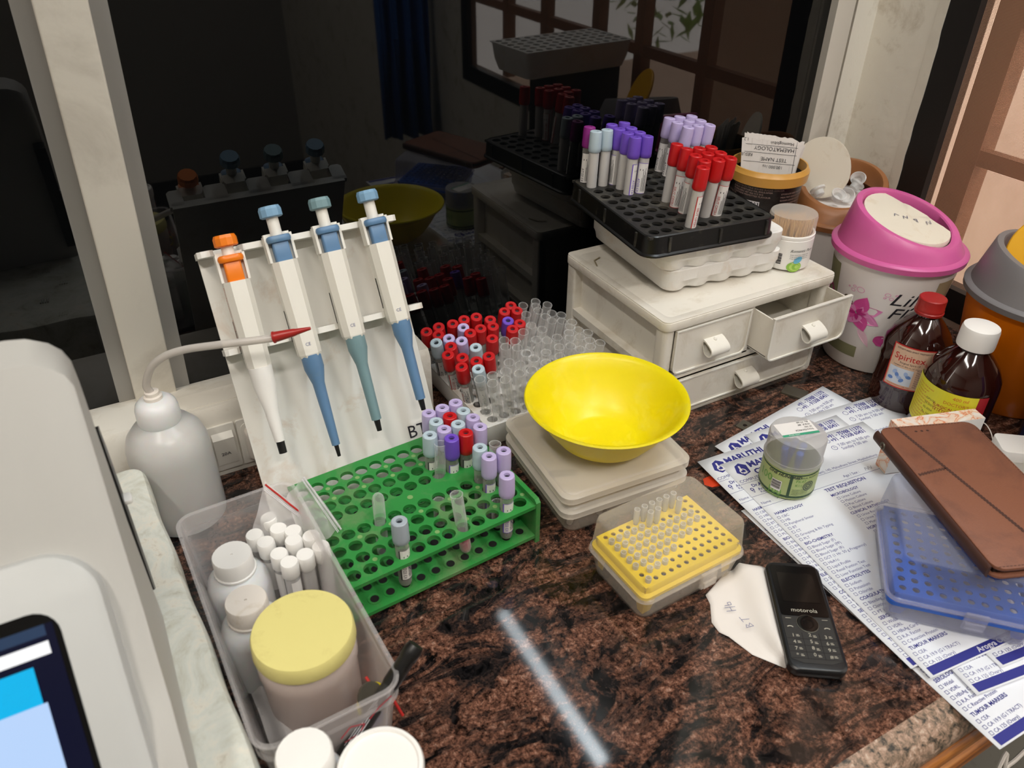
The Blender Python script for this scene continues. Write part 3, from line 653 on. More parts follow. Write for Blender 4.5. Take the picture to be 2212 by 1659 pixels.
# ------------------------------------------------------------------ green rack (12 x 8 holes)
GA = math.atan2(.0012*11, .016*11)*.95
GO = Vector((.1104, .4858, 0)); GU = Vector((math.cos(GA), math.sin(GA), 0))*.01600; GV = Vector((-math.sin(GA), math.cos(GA), 0))
grow = [0, .0165, .0331, .0498, .0793, .0957, .1121, .1286]
t = thing('tube_rack', 'green plastic test tube rack with two banks of holes on the granite', 'rack', (GO.x, GO.y, 0), GA)
xs = [.016*i for i in range(12)]
for nm, z0, z1, r in (('upper_plate', .0465, .0505, .0066), ('lower_plate', .006, .010, .0032)):
    bm = bmesh.new(); hole_plate(bm, xs, grow[:4], r, -.0095, .1865, -.0125, .0645, z0, z1, 18); hole_plate(bm, xs, grow[4:], r, -.0095, .1865, .0645, .1445, z0, z1, 18)
    o = mk(nm, bm, 'green', t)
bm = bmesh.new()
for i, x in enumerate(xs):
    for y in grow:
        for (ra, za), (rb, zb) in (((.0064, .0101), (.0035, .0085)),):
            pass
        vr = loft(bm, [[(x+r*math.cos(2*PI*k/14), y+r*math.sin(2*PI*k/14), z) for k in range(14)] for r, z in ((.0068, .0101), (.0066, .0106), (.0046, .0102))], False, False)
mk('seat_rim', bm, 'green', t)
bm = bmesh.new(); [lathe(bm, [(.0042, .0103), (.0, .0103)], 12, x, y, cap0=False, cap1=False) for x in xs for y in grow]; mk('seat_holes', bm, 'dark', t, smooth=False)
bm = bmesh.new()
for i in range(6):
    for y in (grow[0]+.008, grow[2]+.008, grow[5]+.008, grow[6]+.008): lathe(bm, [(.0024, .0506), (.0, .0506)], 12, .024+.032*i, y, cap0=False, cap1=False)
lathe(bm, [(.0030, .0508), (.0, .0508)], 12, .088, .0645, cap0=False, cap1=False); mk('moulding_pattern', bm, mat('green_spot', '7fa565', .5), t, smooth=False)
for x in (.1865,):
    bm = bmesh.new(); loft(bm, [[(x+xx, y, z) for y, z in [(-.0135, .0), (.006, .0), (.012, .004), (.125, .004), (.131, 0), (.1455, 0), (.1455, .054), (.142, .0565), (-.010, .0565), (-.0135, .053)]] for xx in (0, .005)]); mk('end_plate', bm, 'green', t)
GR = Matrix.Translation((GO.x, GO.y, 0)) @ Matrix.Rotation(GA, 4, 'Z')
def ghole(px, py, z):
    p = GR.inverted() @ Z(px, py, z); i = min(range(12), key=lambda k: abs(p.x-.016*k)); j = min(range(8), key=lambda k: abs(p.y-grow[k])); return i, j
c2 = lambda x, y: (880+x/4.147, 850+y/4.147)
used = set()
gl_ = [('lav', (443, 68)), ('lav', (322, 120)), ('lav', (200, 171)), ('lav', (612, 195)), ('lav', (340, 313)), ('lav', (667, 288)), ('lav', (875, 503)), ('lav', (740, 556)), ('lav', (897, 725)),
       ('paleblue', (512, 147)), ('paleblue', (265, 250)), ('paleblue', (467, 267)), ('paleblue', (208, 375)), ('paleblue', (655, 477)), ('red', (390, 196)), ('red', (535, 350)), ('purple', (403, 400)), ('greycap', ((862-880)*4.147, (1125-850)*4.147))]
def place_green(col, p):
    z = .0925; px, py = c2(*p); i, j = ghole(px, py, z)
    q = GR.inverted() @ Z(px, py, z)
    if (i, j) in used:
        cand = [(a, b) for a in range(12) for b in range(8) if (a, b) not in used]; i, j = min(cand, key=lambda h: (q.x-.016*h[0])**2+(q.y-grow[h[1]])**2)
    used.add((i, j)); top = GR @ Vector((.016*i+(q.x-.016*i)*.55, grow[j]+(q.y-grow[j])*.55, z)); base = GR @ Vector((.016*i, grow[j], .0112))
    top = base+(top-base).normalized()*.0815
    pos = f"{ordn[7-j]} row from the back, {ordn[11-i]} hole from the right" if i < 11 else f"{ordn[7-j]} row from the back, against the right end plate"
    lab, fill, fh = 'none', None, 0
    if p == (897, 725): lab, fill, fh = 'purple', 'liquid', .020
    if p == (740, 556): lab, fill, fh = 'purple', 'liquid', .012
    if p[0] < 0: lab, fill, fh = 'black', 'liquid', .016
    if p in ((535, 350), (403, 400)): lab = 'purple' if col == 'purple' else 'black'
    if p in ((208, 375), (875, 503)): lab, fill, fh = 'black', None, 0
    capped(col, base, top, f"{CAPN[col]}-capped tube, green rack, {pos}", 'capped tubes in the green rack', fill=fill, fillh=fh, lab=lab, spin=camang(base.x, base.y)+(.55 if lab != 'none' else 0), seed=1)
for col, p in gl_: place_green(col, p)
for (bx_, by_), (tx_, ty_), lb, liq, ztop in (((527, 1415), (440, 912), 'open glass tube with pink liquid standing in the front row of the green rack', 'pinkliq', .086), ((290, 745), (295, 490), 'open empty glass tube between pale blue and purple caps in the green rack', None, .080), ((770, 640), (785, 470), 'open glass tube half hidden behind a pale blue cap in the green rack', None, .083)):
    if liq: b0 = Z(*c2(bx_, by_), .0125); tp = Z(*c2(tx_, ty_), ztop)
    else:
        tp = Z(*c2(tx_, ty_), ztop); i, j = ghole(*c2(tx_, ty_), ztop); cand = [(a, b) for a in range(12) for b in range(8) if (a, b) not in used]
        q = GR.inverted() @ tp; i, j = min(cand, key=lambda h: (q.x-.016*h[0])**2+(q.y-grow[h[1]])**2); used.add((i, j)); b0 = GR @ Vector((.016*i, grow[j], .0112))
    glass(b0, b0+(tp-b0).normalized()*.075, lb, 'glass tubes in the green rack', liquid=liq)
# glass tube standing upside down: dome up
tp = Z(660+615/3.95, 920+575/3.95, .078); i, j = ghole(660+630/3.95, 920+825/3.95, .0505); b0 = GR @ Vector((.016*i, grow[j], .0112))
g_ = glass(tp, b0, 'glass tube standing upside down with its round end up in the green rack', 'glass tubes in the green rack')
for p, lb in (((285, 940), 'short tube with a brown rim sunk in the green rack near its middle'), ((800, 950), 'tube with lavender rim sunk in a front hole at the right of the green rack')):
    q = Z(*c2(*p), .047); i, j = ghole(*c2(*p), .0505); b0 = GR @ Vector((.016*i, grow[j], .0112)); glass(b0, b0+Vector((0, 0, 1)), lb, 'tubes sunk in the green rack', L=.034, liquid='liquid')

# ------------------------------------------------------------------ foam trays (the same tray four times: stacked on the cabinet and on the granite)
DX, DY = .0159, .0193
def foam_tray_mesh(holes):
    bm = bmesh.new(); w, d, h = .170, .196, .029; n = 64; rings = []
    base = rr(w, d, .016, 15)
    def ring(z, ins, wave):
        o = []
        for x, y in base:
            s = 0
            if y < -d/2+.004 or y > d/2-.004: s = wave*(.5+.5*math.cos(x/.170*2*PI*4.0+PI)) if abs(x) < .072 else 0
            o.append((x*(1-2*ins/w), y*(1-2*ins/d)+(s if y < 0 else -s), z))
        return o
    return rings
def wavy_tray():
    # rim band on top, scalloped lower wall as on the front faces
    bm = bmesh.new(); w, d = .170, .190
    def outline(wv, ins):
        pts = []; N = 40; r = .014; ww, dd = w/2-ins, d/2-ins
        for side in range(4):
            c = [(1, -1, -90), (1, 1, 0), (-1, 1, 90), (-1, -1, 180)][side]
            for i in range(6): a = R(c[2]+90*i/5); pts.append((c[0]*(ww-r)+r*math.cos(a), c[1]*(dd-r)+r*math.sin(a)))
            L0 = [dd-r, ww-r, dd-r, ww-r][side]
            for i in range(1, N):
                s = L0-2*L0*i/N; e = wv*(.5-.5*math.cos(2*PI*(i/N)*4))**1.5 if side in (1, 3) else 0
                pts.append([(ww-e, -s), (s, dd-e), (-ww+e, s), (-s, -dd+e)][side])
        return pts
    Rg = [(.0, .005, .006), (.002, .003, .006), (.009, .002, .006), (.0125, .001, .003), (.0145, 0, 0), (.028, 0, 0), (.029, .001, 0)]
    rings = [[(x, y, z) for x, y in outline(wv, ins)] for z, ins, wv in Rg]
    loft(bm, rings, True, True); return bm
CT = .1445
t0 = Z(1430, 632, CT); TA = math.radians(-7)
def trayat(cx, cy, z, ang, label):
    o = mk('foam_tray', wavy_tray(), 'foam', loc=(cx, cy, z), rot=(0, 0, ang)); return tag(o, label, 'tray', 'white foam trays')
def cfrom(corner, ang, w=.170, d=.190): return corner+Vector((math.cos(ang)*w/2-math.sin(ang)*d/2, math.sin(ang)*w/2+math.cos(ang)*d/2, 0))
k0 = cfrom(t0+Vector((-.004, -.004, 0)), R(-7.3)); k1 = k0+Vector((-.006, -.004, 0))
k0.y = min(k0.y, .735); k1.y = min(k1.y, .732)
trayat(k0.x, k0.y, CT+.0002, R(-5), 'white foam tray with scalloped front, lower of the two under the black rack')
trayat(k1.x, k1.y, CT+.0294, R(-6.5), 'white foam tray with scalloped front, directly under the black rack')
# black rack
BZ = .2270; RA = math.radians(-7.28)
BO = Z(1230+890/4.88, 220+1375/4.88, BZ); BA = math.radians(-6.6)
t = thing('tube_rack', 'dusty black tube rack full of holes on top of the two foam trays', 'rack', (BO.x, BO.y, 0), BA)
bxs = [DX*i for i in range(10)]; bys = [DY*i for i in range(10)]
x0, x1, y0, y1 = -.0125, DX*9+.0125, -.0125, DY*9+.0105
bm = bmesh.new(); hole_plate(bm, bxs, bys, .0063, x0, x1, y0, y1, BZ-.003, BZ, 18); mk('hole_plate', bm, 'black_dusty', t)
bm = bmesh.new(); cx, cy = (x0+x1)/2, (y0+y1)/2; w, d = x1-x0, y1-y0
loft(bm, [[(x, y, z) for x, y in rr(w+2*e, d+2*e, .012+e, 6, cx, cy)] for e, z in ((-.0005, BZ-.0015), (.0005, BZ+.0008), (.002, BZ-.0002), (.0035, BZ-.020), (.006, BZ-.0215), (.006, BZ-.0235), (.0015, BZ-.0235), (.0005, BZ-.0035), (-.0005, BZ-.0035))], False, False)
mk('rack_skirt', bm, 'black', t)
bm = bmesh.new(); box(bm, x0+.004, x1-.004, y0+.004, y1-.004, BZ-.016, BZ-.015); mk('rack_inside', bm, 'dark', t, smooth=False)
bm = bmesh.new()
for q in (.15, .55, .93): box(bm, x0+w*q-.0015, x0+w*q+.0015, y0-.0045, y0-.0025, BZ-.019, BZ-.002)
for q in (.12, .5, .85): box(bm, x0-.0045, x0-.0025, y0+d*q-.0015, y0+d*q+.0015, BZ-.019, BZ-.002)
mk('skirt_rib', bm, 'black_dusty', t, smooth=False)
BR = Matrix.Translation((BO.x, BO.y, 0)) @ Matrix.Rotation(BA, 4, 'Z')
c4 = lambda x, y: (1230+x/4.88, 220+y/4.88)
blk = dict(magenta=[(215, 263, 0, 9)], paleblue=[(282, 310, 0, 8), (400, 293, 1, 8)], purple=[(450, 238, 2, 9), (583, 210, 3, 9), (530, 285, 2, 8), (655, 273, 3, 8), (620, 327, 2, 7), (745, 320, 3, 7), (825, 360, 3, 6), (700, 370, 2, 6)],
           lav=[(1060, 167, 7, 9), (1168, 152, 8, 9), (1295, 143, 9, 9), (1265, 195, 8, 8), (1390, 190, 9, 8), (1143, 215, 7, 8), (1362, 245, 8, 7), (1258, 262, 7, 7), (1485, 238, 9, 7)],
           red=[(1138, 443, 4, 4), (1243, 487, 4, 3), (1375, 485, 5, 3), (1500, 473, 6, 3), (1465, 543, 5, 2), (1598, 533, 6, 2), (1335, 563, 4, 2), (1703, 587, 6, 1), (1430, 620, 4, 1), (1577, 607, 5, 1), (1412, 690, 3, 0)])
for col, L in blk.items():
    for n_, (x, y, i, j) in enumerate(L):
        hole = BR @ Vector((DX*i, DY*j, BZ)); top = Z(*c4(x, y), BZ+.0685)
        d = (top-hole).normalized(); base = hole-d*.0125; lim = YW-.0085
        if top.y > lim: d = (Vector((top.x, lim, top.z))-base).normalized()
        lab = 'none'; sp = camang(base.x, base.y)
        if col == 'red' and (i, j) in ((4, 3), (6, 1), (3, 0), (4, 2)): lab = 'red'; sp += {(4, 3): -.2, (6, 1): .25, (3, 0): 1.2, (4, 2): -1.1}[(i, j)]
        if col == 'purple' and (i, j) in ((3, 6), (2, 6), (2, 8)): lab = 'purple'; sp += {(3, 6): .0, (2, 6): 1.2, (2, 8): -1.2}[(i, j)]
        if col == 'lav' and (i, j) in ((7, 9), (7, 8), (7, 7)): lab = 'black'; sp -= .4
        if col == 'magenta': lab = 'black'; sp -= .1
        grp = {'red': 'red-capped tubes in the black rack', 'purple': 'purple-capped tubes in the black rack', 'lav': 'lavender-capped tubes in the black rack', 'paleblue': 'pale blue-capped tubes in the black rack'}.get(col, 'magenta-capped tube in the black rack')
        capped(col, base, base+d, f"{CAPN[col]}-capped tube, black rack, {ordn[j]} row from the front, {ordn[i]} hole from left", grp, body='tubeF' if lab != 'black' else 'tubeC', fill='foam' if lab != 'black' else None, fillh=.055 if lab != 'black' else 0, lab=lab, spin=sp)

# ------------------------------------------------------------------ low white tray by the glass full of tubes
WT = .031
t = thing('white_tube_tray', 'white foam tube tray crowded with capped and glass tubes in front of the black glass', 'tray', (.3245, .6425, 0), R(2.0))
wxs = [.0130+.0159*i for i in range(10)]; wys = [.0120+.0170*i for i in range(10)]; wtw, wtd = .172, .180
bm = bmesh.new(); hole_plate(bm, wxs, wys, .0064, .0, wtw, 0, wtd, WT-.001, WT, 16); mk('hole_plate', bm, 'foam', t)
bm = bmesh.new(); loft(bm, [[(x, y, z) for x, y in rr(wtw-2*e+.001, wtd-2*e+.001, .004, 4, wtw/2, wtd/2)] for e, z in ((.004, 0), (0, .012), (0, WT-.0005))], True, False)
mk('tray_wall', bm, 'foam', t)
bm = bmesh.new(); box(bm, .003, wtw-.003, .003, wtd-.003, .010, .012); mk('tray_floor', bm, 'foam', t, smooth=False)
WR = Matrix.Translation((.3245, .6425, 0)) @ Matrix.Rotation(R(2.0), 4, 'Z')
c3 = lambda x, y: (860+x/4.706, 600+y/4.706)
wl = [('red', p) for p in [(277, 478), (405, 430), (403, 512), (550, 400), (668, 358), (795, 333), (938, 364), (953, 435), (1155, 222), (1105, 280), (1235, 285), (1247, 405), (1165, 463), (750, 487), (825, 460), (972, 560), (918, 738), (790, 785), (645, 747), (497, 718), (637, 842), (527, 632)]]
wl += [('lav', p) for p in [(662, 443), (507, 549), (640, 577)]]+[('paleblue', p) for p in [(377, 592), (785, 647), (808, 866)]]+[('purple', (1130, 380))]
wl += [('glass', p) for p in [(1277, 245), (1405, 205), (1408, 255), (1525, 240), (1428, 300), (1262, 325), (1582, 332), (1650, 345), (1510, 365), (1568, 405), (1673, 412), (1340, 450), (1765, 425), (1467, 497), (1275, 520), (1775, 480), (1815, 495), (1740, 535), (1933, 530), (1060, 600), (1190, 612), (1757, 588), (1840, 580), (1950, 612), (2057, 638), (1093, 670), (1212, 682), (1640, 680), (1755, 670), (1853, 705), (1958, 678), (1408, 600), (1515, 610), (1620, 580), (1303, 740), (1127, 830), (1240, 855), (1380, 795), (1505, 840), (1645, 775), (1090, 918), (955, 960), (1230, 945), (1362, 915), (955, 1040), (1088, 1003), (825, 995), (1505, 735)]]
tops = []
for col, p in wl:
    z = .100 if col != 'glass' else .0955
    tops.append([col, Z(*c3(*p), z), p])
for it in range(30):
    for a in range(len(tops)):
        for b in range(a):
            A, B_ = tops[a][1], tops[b][1]; dm = (.0163 if tops[a][0] != 'glass' and tops[b][0] != 'glass' else (.0146 if tops[a][0] != tops[b][0] and 'glass' in (tops[a][0], tops[b][0]) else .0128))
            v_ = Vector((A.x-B_.x, A.y-B_.y, 0)); l_ = v_.length
            if l_ < dm: v_ = v_/max(l_, 1e-6)*(dm-l_)*.5; A += v_; B_ -= v_
    for q in tops: q[1].y = min(q[1].y, YW-.0095)
# bottoms follow the tops, gently drawn into the tray
tops_l = [(WR.inverted() @ q[1]) for q in tops]
mnx, mxx = min(p.x for p in tops_l), max(p.x for p in tops_l); mny, mxy = min(p.y for p in tops_l), max(p.y for p in tops_l)
bots = []
for p in tops_l:
    bots.append(Vector((.010+(p.x-mnx)/(mxx-mnx)*(wtw-.020), .010+(p.y-mny)/(mxy-mny)*(wtd-.020), .0)))
for it in range(30):
    for a in range(len(bots)):
        for b in range(a):
            v_ = bots[a]-bots[b]; l_ = v_.length
            if l_ < .0134: v_ = v_/max(l_, 1e-6)*(.0134-l_)*.5; bots[a] += v_; bots[b] -= v_
    for q in bots: q.x = min(max(q.x, .008), wtw-.008); q.y = min(max(q.y, .008), wtd-.008)
order = sorted(range(len(tops)), key=lambda i: -tops[i][1].y)
rank = {}
for c_ in ('cap', 'glass'):
    idx = [i for i in order if (tops[i][0] == 'glass') == (c_ == 'glass')]; rows = [idx[k:k+(6 if c_ == 'cap' else 8)] for k in range(0, len(idx), 6 if c_ == 'cap' else 8)]
    for r_i, row in enumerate(rows):
        for k, i in enumerate(sorted(row, key=lambda i: tops[i][1].x)): rank[i] = (r_i, k, len(rows))
for i, (col, tp, p) in enumerate(tops):
    z0 = .0135; L = .0815 if col != 'glass' else .0800
    b0 = WR @ Vector((bots[i].x, bots[i].y, z0)); tz = z0+L
    d = Vector((tp.x, tp.y, tz))-b0; d.normalize(); r_i, k, nr = rank[i]
    pos = f"{ordn[r_i]} row from the glass, {ordn[k]} from left"
    if col == 'glass': glass(b0, b0+d, f"open glass tube in the white tray, {pos}", 'glass tubes in the white tray', L=.0800)
    else:
        lab = 'red' if p in ((637, 842), (497, 718)) else ('black' if p in ((377, 592), (808, 866), (277, 478)) else 'none')
        capped(col, b0, b0+d, f"{CAPN[col]}-capped tube in the white tray, {pos}", 'capped tubes in the white tray', fill='liquid' if i % 3 else None, fillh=.012 if i % 3 else 0, lab=lab, spin=camang(b0.x, b0.y)+{0: .0, 1: .5, 2: -.5}[i % 3], seed=1)
# ------------------------------------------------------------------ drawer cabinet
CX0, CX1, CY0, CY1 = .525, .790, .5885, .797
cw, cdp = CX1-CX0, CY1-CY0
t = thing('drawer_cabinet', 'small cream plastic drawer cabinet, top right drawer pulled open', 'cabinet', (CX0, CY0, 0))
bm = bmesh.new(); slab(bm, cw, cdp, .008, 0, .006, .001, cw/2, cdp/2)
box(bm, .0125, .0145, .006, cdp-.002, .006, .130); box(bm, cw-.0145, cw-.0125, .006, cdp-.002, .006, .130)     # recessed side panels
box(bm, .002, cw-.002, cdp-.006, cdp, .006, .130); box(bm, .006, cw-.006, .004, cdp-.004, .060, .064)
for x in (.0, cw-.016):
    slab(bm, .016, .020, .006, .004, .131, 0, x+.008, .010); slab(bm, .016, .018, .003, .004, .131, 0, x+.008, cdp-.009)
    box(bm, x+.0005, x+.0155, .018, cdp-.016, .058, .068); box(bm, x+.0005, x+.0155, .018, cdp-.016, .004, .012)
box(bm, .014, cw-.014, .001, .006, .058, .066); box(bm, cw/2-.004, cw/2+.004, .001, cdp-.01, .064, .131)
mk('cabinet_body', bm, 'cream', t)
bm = bmesh.new(); slab(bm, cw+.006, cdp+.006, .010, .130, .1415, .0015, cw/2, cdp/2)
loft(bm, [[(x, y, z) for x, y in rr(cw+.004-2*e, cdp+.004-2*e, .008, 5, cw/2, cdp/2)] for e, z in ((0, .141), (0, .1425), (.010, .1425), (.013, .1405))], False, False)
mk('cabinet_top', bm, 'cream', t)
bm = bmesh.new()
for sx in (1,): stroke(bm, flat((cw-.045, .045, .1428), (1, 0, 0), (0, 1, 0)), [(.0, .12), (.025, .115), (.030, .09), (.030, .02)], .0022)
stroke(bm, flat((0, 0, .1428), (1, 0, 0), (0, 1, 0)), [(.012, cdp-.05), (.018, cdp-.035), (.03, cdp-.03)], .002); mk('moulded_groove', bm, mat('grimy_groove', '8f8468', .7), t, smooth=False)
def drawer(x0, x1, z0, z1, pull, label=None):
    w_, h_ = x1-x0, z1-z0
    d_ = mk('drawer', None_bm(w_, h_), 'cream', t, loc=(x0, -pull, z0))
    bm = bmesh.new(); loft(bm, [[(x, y, z) for x, z in fr_out(w_, h_, e)] for e, y in ((0, -.0015), (0, -.0035), (.0018, -.0035), (.0018, -.0018))], False, False); mk('drawer_rim', bm, 'cream_clean', d_)
    bm = bmesh.new(); hw = .028
    def tear(s_):
        p = []
        for k in range(20):
            a = 2*PI*k/20; r_ = .0068*s_; y = -.0085+r_*math.sin(a); z = -.0015+r_*math.cos(a)*.95
            pull_ = max(0, math.cos(a-.55))**3; p.append((y+pull_*.0062*s_, z+pull_*.0045*s_))
        return p
    o_, i_ = tear(1), tear(.78)
    loft(bm, [[(-hw/2, y, z) for y, z in i_], [(-hw/2, y, z) for y, z in o_], [(hw/2, y, z) for y, z in o_], [(hw/2, y, z) for y, z in i_], [(0, y, z) for y, z in i_]], False, True)
    lathe(bm, [(.0018, .006), (.0022, .0085), (.001, .010)], 10, 0, -.004)
    mk('drawer_handle', bm, 'cream_clean', d_, loc=(w_/2, -.002, h_*.46)).scale = (1.0, 1.15, 1.15); return d_
def fr_out(w_, h_, e):
    r = .010; pts = [(e, h_-e), (e, r)]
    for i in range(6): a = R(180+90*i/5); pts.append((r+(r-e)*math.cos(a), r+(r-e)*math.sin(a)))
    for i in range(6): a = R(270+90*i/5); pts.append((w_-r+(r-e)*math.cos(a), r+(r-e)*math.sin(a)))
    pts.append((w_-e, h_-e)); return pts
def None_bm(w_, h_):
    bm = bmesh.new(); loft(bm, [[(x, y, z) for x, z in fr_out(w_, h_, 0)] for y in (-.0018, .0006)])
    dd = .170; tt = .002
    box(bm, .003, .003+tt, .0006, dd, .004, h_-.004); box(bm, w_-.003-tt, w_-.003, .0006, dd, .004, h_-.004); box(bm, .003, w_-.003, dd-tt, dd, .004, h_-.004); box(bm, .003, w_-.003, .0006, dd, .003, .005); return bm
drawer(.015, cw/2-.004, .068, .128, 0); drawer(cw/2+.000, cw-.003, .069, .129, .033); drawer(.015, cw-.012, .010, .056, 0)
bm = bmesh.new(); slab(bm, .05, .03, .012, 0, .018, .007); tag(mk('cotton_roll', bm, 'white', loc=(CX0+cw*.75, CY0-.012, .0752), rot=(0, 0, .3)), 'white folded cotton lying in the open cabinet drawer', 'cotton')

# ------------------------------------------------------------------ toothpick jar on the cabinet
jz = .1428; jp = Z(1693, 565, jz)
t = thing('toothpick_jar', 'small white plastic jar with a clear lid full of toothpicks on the cabinet', 'jar', jp)
bm = bmesh.new(); lathe(bm, [(.026, 0), (.0290, .002), (.0300, .006), (.0300, .040), (.0292, .041), (.0300, .042), (.0300, .045), (.0280, .046), (.027, .0455), (.027, .004)], 48); mk('jar_body', bm, 'white', t)
bm = bmesh.new(); lathe(bm, [(.0292, .046), (.0292, .066), (.0280, .0680), (.0255, .0686), (.0, .0686)], 48, cap0=False, cap1=False); mk('jar_lid', bm, 'lidC', t)
ca = camang(jp.x, jp.y); bm = bmesh.new(); L1 = oncyl(.0302, ca, 0)
for q, (a_, b_) in enumerate([(0, .8), (1.3, .5), (2.2, 1.0), (3.6, .4), (4.4, .9), (5.8, .5), (6.8, .8), (8.0, .6)]): rect(bm, L1, -.0095, .0095+a_*.0016, -.0035, .0095+(a_+b_)*.0016, 0)
text(bm, 'Romantic Party', .0052, lambda u, v: L1(u+.005, v+.0265), 0, shear=.4); 
for q in range(3): text(bm, 'Keep away from children fire', .0021, lambda u, v, q=q: L1(u+.006, v+.0225-q*.0025), 0)
for i in range(4): blob(bm, lambda u, v: oncyl(.0301, ca, 0)(u, v), .0135+i*.0012, .007, .0095-i*.0022, .007-i*.0015, 1+(i % 2), 18)
blob(bm, oncyl(.03015, ca, 0), .017, .016, .006, .004, 3, 16, .6)
for q in range(6): text(bm, 'lorem', .001, lambda u, v: L1(u, v), 0) if False else stroke(bm, L1, [(-.022+q*.0013, .008), (-.022+q*.0013, .030-(q*5 % 4)*.003)], .0004, 3)
mk('jar_print', bm, None, t, smooth=False, mats=['inkblack', mat('print_green', '8fc048', .4), mat('print_green_light', 'b6d86a', .4), mat('print_blue', '6cb8dc', .4)])
bm = bmesh.new(); random.seed(11)
for i in range(170):
    a, r = random.uniform(0, 2*PI), .0245*math.sqrt(random.random()); x, y = r*math.cos(a), r*math.sin(a); dx, dy = random.gauss(0, .003), random.gauss(0, .003)
    h = .060+random.random()*.004; R0 = min(1, .026/max(math.hypot(x+dx, y+dy), .001)); pipe(bm, [(x*.9, y*.9, .004), ((x+dx*.9)*R0, (y+dy*.9)*R0, h-.005), ((x+dx)*R0, (y+dy)*R0, h)], [.0010, .0010, .0002], 5, cap=False)
tag(mk('toothpicks', bm, 'pick', loc=jp), 'bundle of wooden toothpicks inside the clear-lidded jar', 'toothpicks', kind='stuff')

# ------------------------------------------------------------------ brown tub with papers, behind the black rack
ub = Vector((.8423, .7773, .0))
t = thing('ice_cream_tub', 'tall dark brown printed tub with a gold rim behind the cabinet', 'tub', ub)
TT = .220; bm = bmesh.new(); lathe(bm, [(.038, 0), (.041, .003), (.0495, TT-.014), (.0480, TT-.013), (.039, .005)], 56); mk('tub_wall', bm, 'tubdark', t)
bm = bmesh.new(); lathe(bm, [(.0500, TT-.020), (.0545, TT-.019), (.0555, TT-.006), (.0540, TT-.004), (.0520, TT), (.0500, TT), (.0495, TT-.010), (.0493, TT-.02)], 56); mk('tub_rim', bm, 'gold', t)
ca = camang(ub.x, ub.y); bm = bmesh.new(); tf = lambda u, v: oncyl(.0411, ca, -.0, taper=.0084/.203)(u, v+.022)
rect(bm, tf, -.031, .1405, -.003, .1565, 0, 8)
for q in range(14): rect(bm, lambda u, v: oncyl(.0413, ca, 0, taper=.0084/.203)(u, v+.022), -.0300+q*.0019, .1425, -.0300+q*.0019+(.0006, .0011, .0004, .0013)[q*3 % 4], .1555, 1)
for q in range(7): text(bm, ('INGREDIENTS MILK SOLIDS SUGAR COCOA', 'EDIBLE VEGETABLE OIL EMULSIFIER', 'STABILISERS 407 466 415 412', 'CONTAINS PERMITTED FLAVOUR', 'KEEP FROZEN BELOW MINUS 18', 'STORE UPRIGHT', 'NET 700 ml')[q], .0032, lambda u, v, q=q: tf(u-.040, v+.1735-q*(.0036 if q < 4 else .0095)), 2)
for q in range(16): text(bm, ('STORAGE KEEP FROZEN', 'MILK FAT COCOA SOLIDS', 'SUGAR LIQUID GLUCOSE')[q % 3], .0030, lambda u, v, q=q: tf(u+.020, v+.168-q*.0046), 2)
for q in range(12): text(bm, 'NUTRITION FACTS PER 100', .0030, lambda u, v, q=q: tf(u-.072, v+.160-q*.0046), 2)
text(bm, 'Lic. No. 10012000071', .0045, lambda u, v: tf(u-.010, v+.115), 2); mk('tub_print', bm, None, t, smooth=False, mats=['inkwhite', 'inkblack', 'inkbrown'])
pt = Vector((ub.x, ub.y, TT))
ux = Vector((.80, -.58, 0)).normalized(); bk = Vector((.58, .80, 0)).normalized()
for k, (off_, h, dx, ang, lab_) in enumerate([(-.002, .028, .0, -3, 'torn printed haematology form standing upside down in the brown tub, in front'), (.008, .031, .004, -5, 'torn white paper slip behind the haematology form in the brown tub'), (.015, .027, .008, -9, 'rearmost torn paper slip in the brown tub')]):
    c0 = pt+bk*off_+ux*dx+Vector((0, 0, -.085)); up_ = (Vector((0, 0, 1))+bk*.10).normalized(); uu = (ux+Vector((0, 0, math.tan(R(ang))))).normalized()
    f = flat(c0, uu, up_); bm = bmesh.new(); random.seed(40+k); top_ = [(x_, .085+h+random.uniform(-.0012, .0012)-(.003 if x_ > .03 else 0)) for x_ in [-.042+.084*i/24 for i in range(25)]]
    for (a, b), (c, d) in zip(top_, top_[1:]): poly(bm, [f(a*.72, .0), f(c*.72, .0), f(c, d), f(a, b)])
    o = mk('paper_slip', bm, 'paperwarm', smooth=False); md = o.modifiers.new('thick', 'SOLIDIFY'); md.thickness = .0003
    tag(o, lab_, 'paper', 'paper slips in the brown tub')
    if k == 0:
        bm = bmesh.new(); g = lambda u, v: f(.042-u, .110-v)-bk*.0005-up_*0
        text(bm, 'Haemoglobin', .006, lambda u, v: g(u+.012, -.006+v*1.0+.004)); text(bm, 'HAEMATOLOGY', .0075, lambda u, v: g(u+.010, v+.006)); text(bm, 'TEST NAME', .0070, lambda u, v: g(u+.018, v+.0205)); text(bm, 'RESULT', .0062, lambda u, v: g(u+.066, v+.0165)); text(bm, '1.2', .006, lambda u, v: g(u+.074, v-.004)); text(bm, '100,000 /cu', .006, lambda u, v: g(u+.022, v+.031))
        for v_ in (.004, .0145, .0275): rect(bm, g, .006, v_, .078, v_+.0005)
        rect(bm, g, .008, -.004, .0085, .05); mk('form_print', bm, 'inkblack', o, smooth=False)

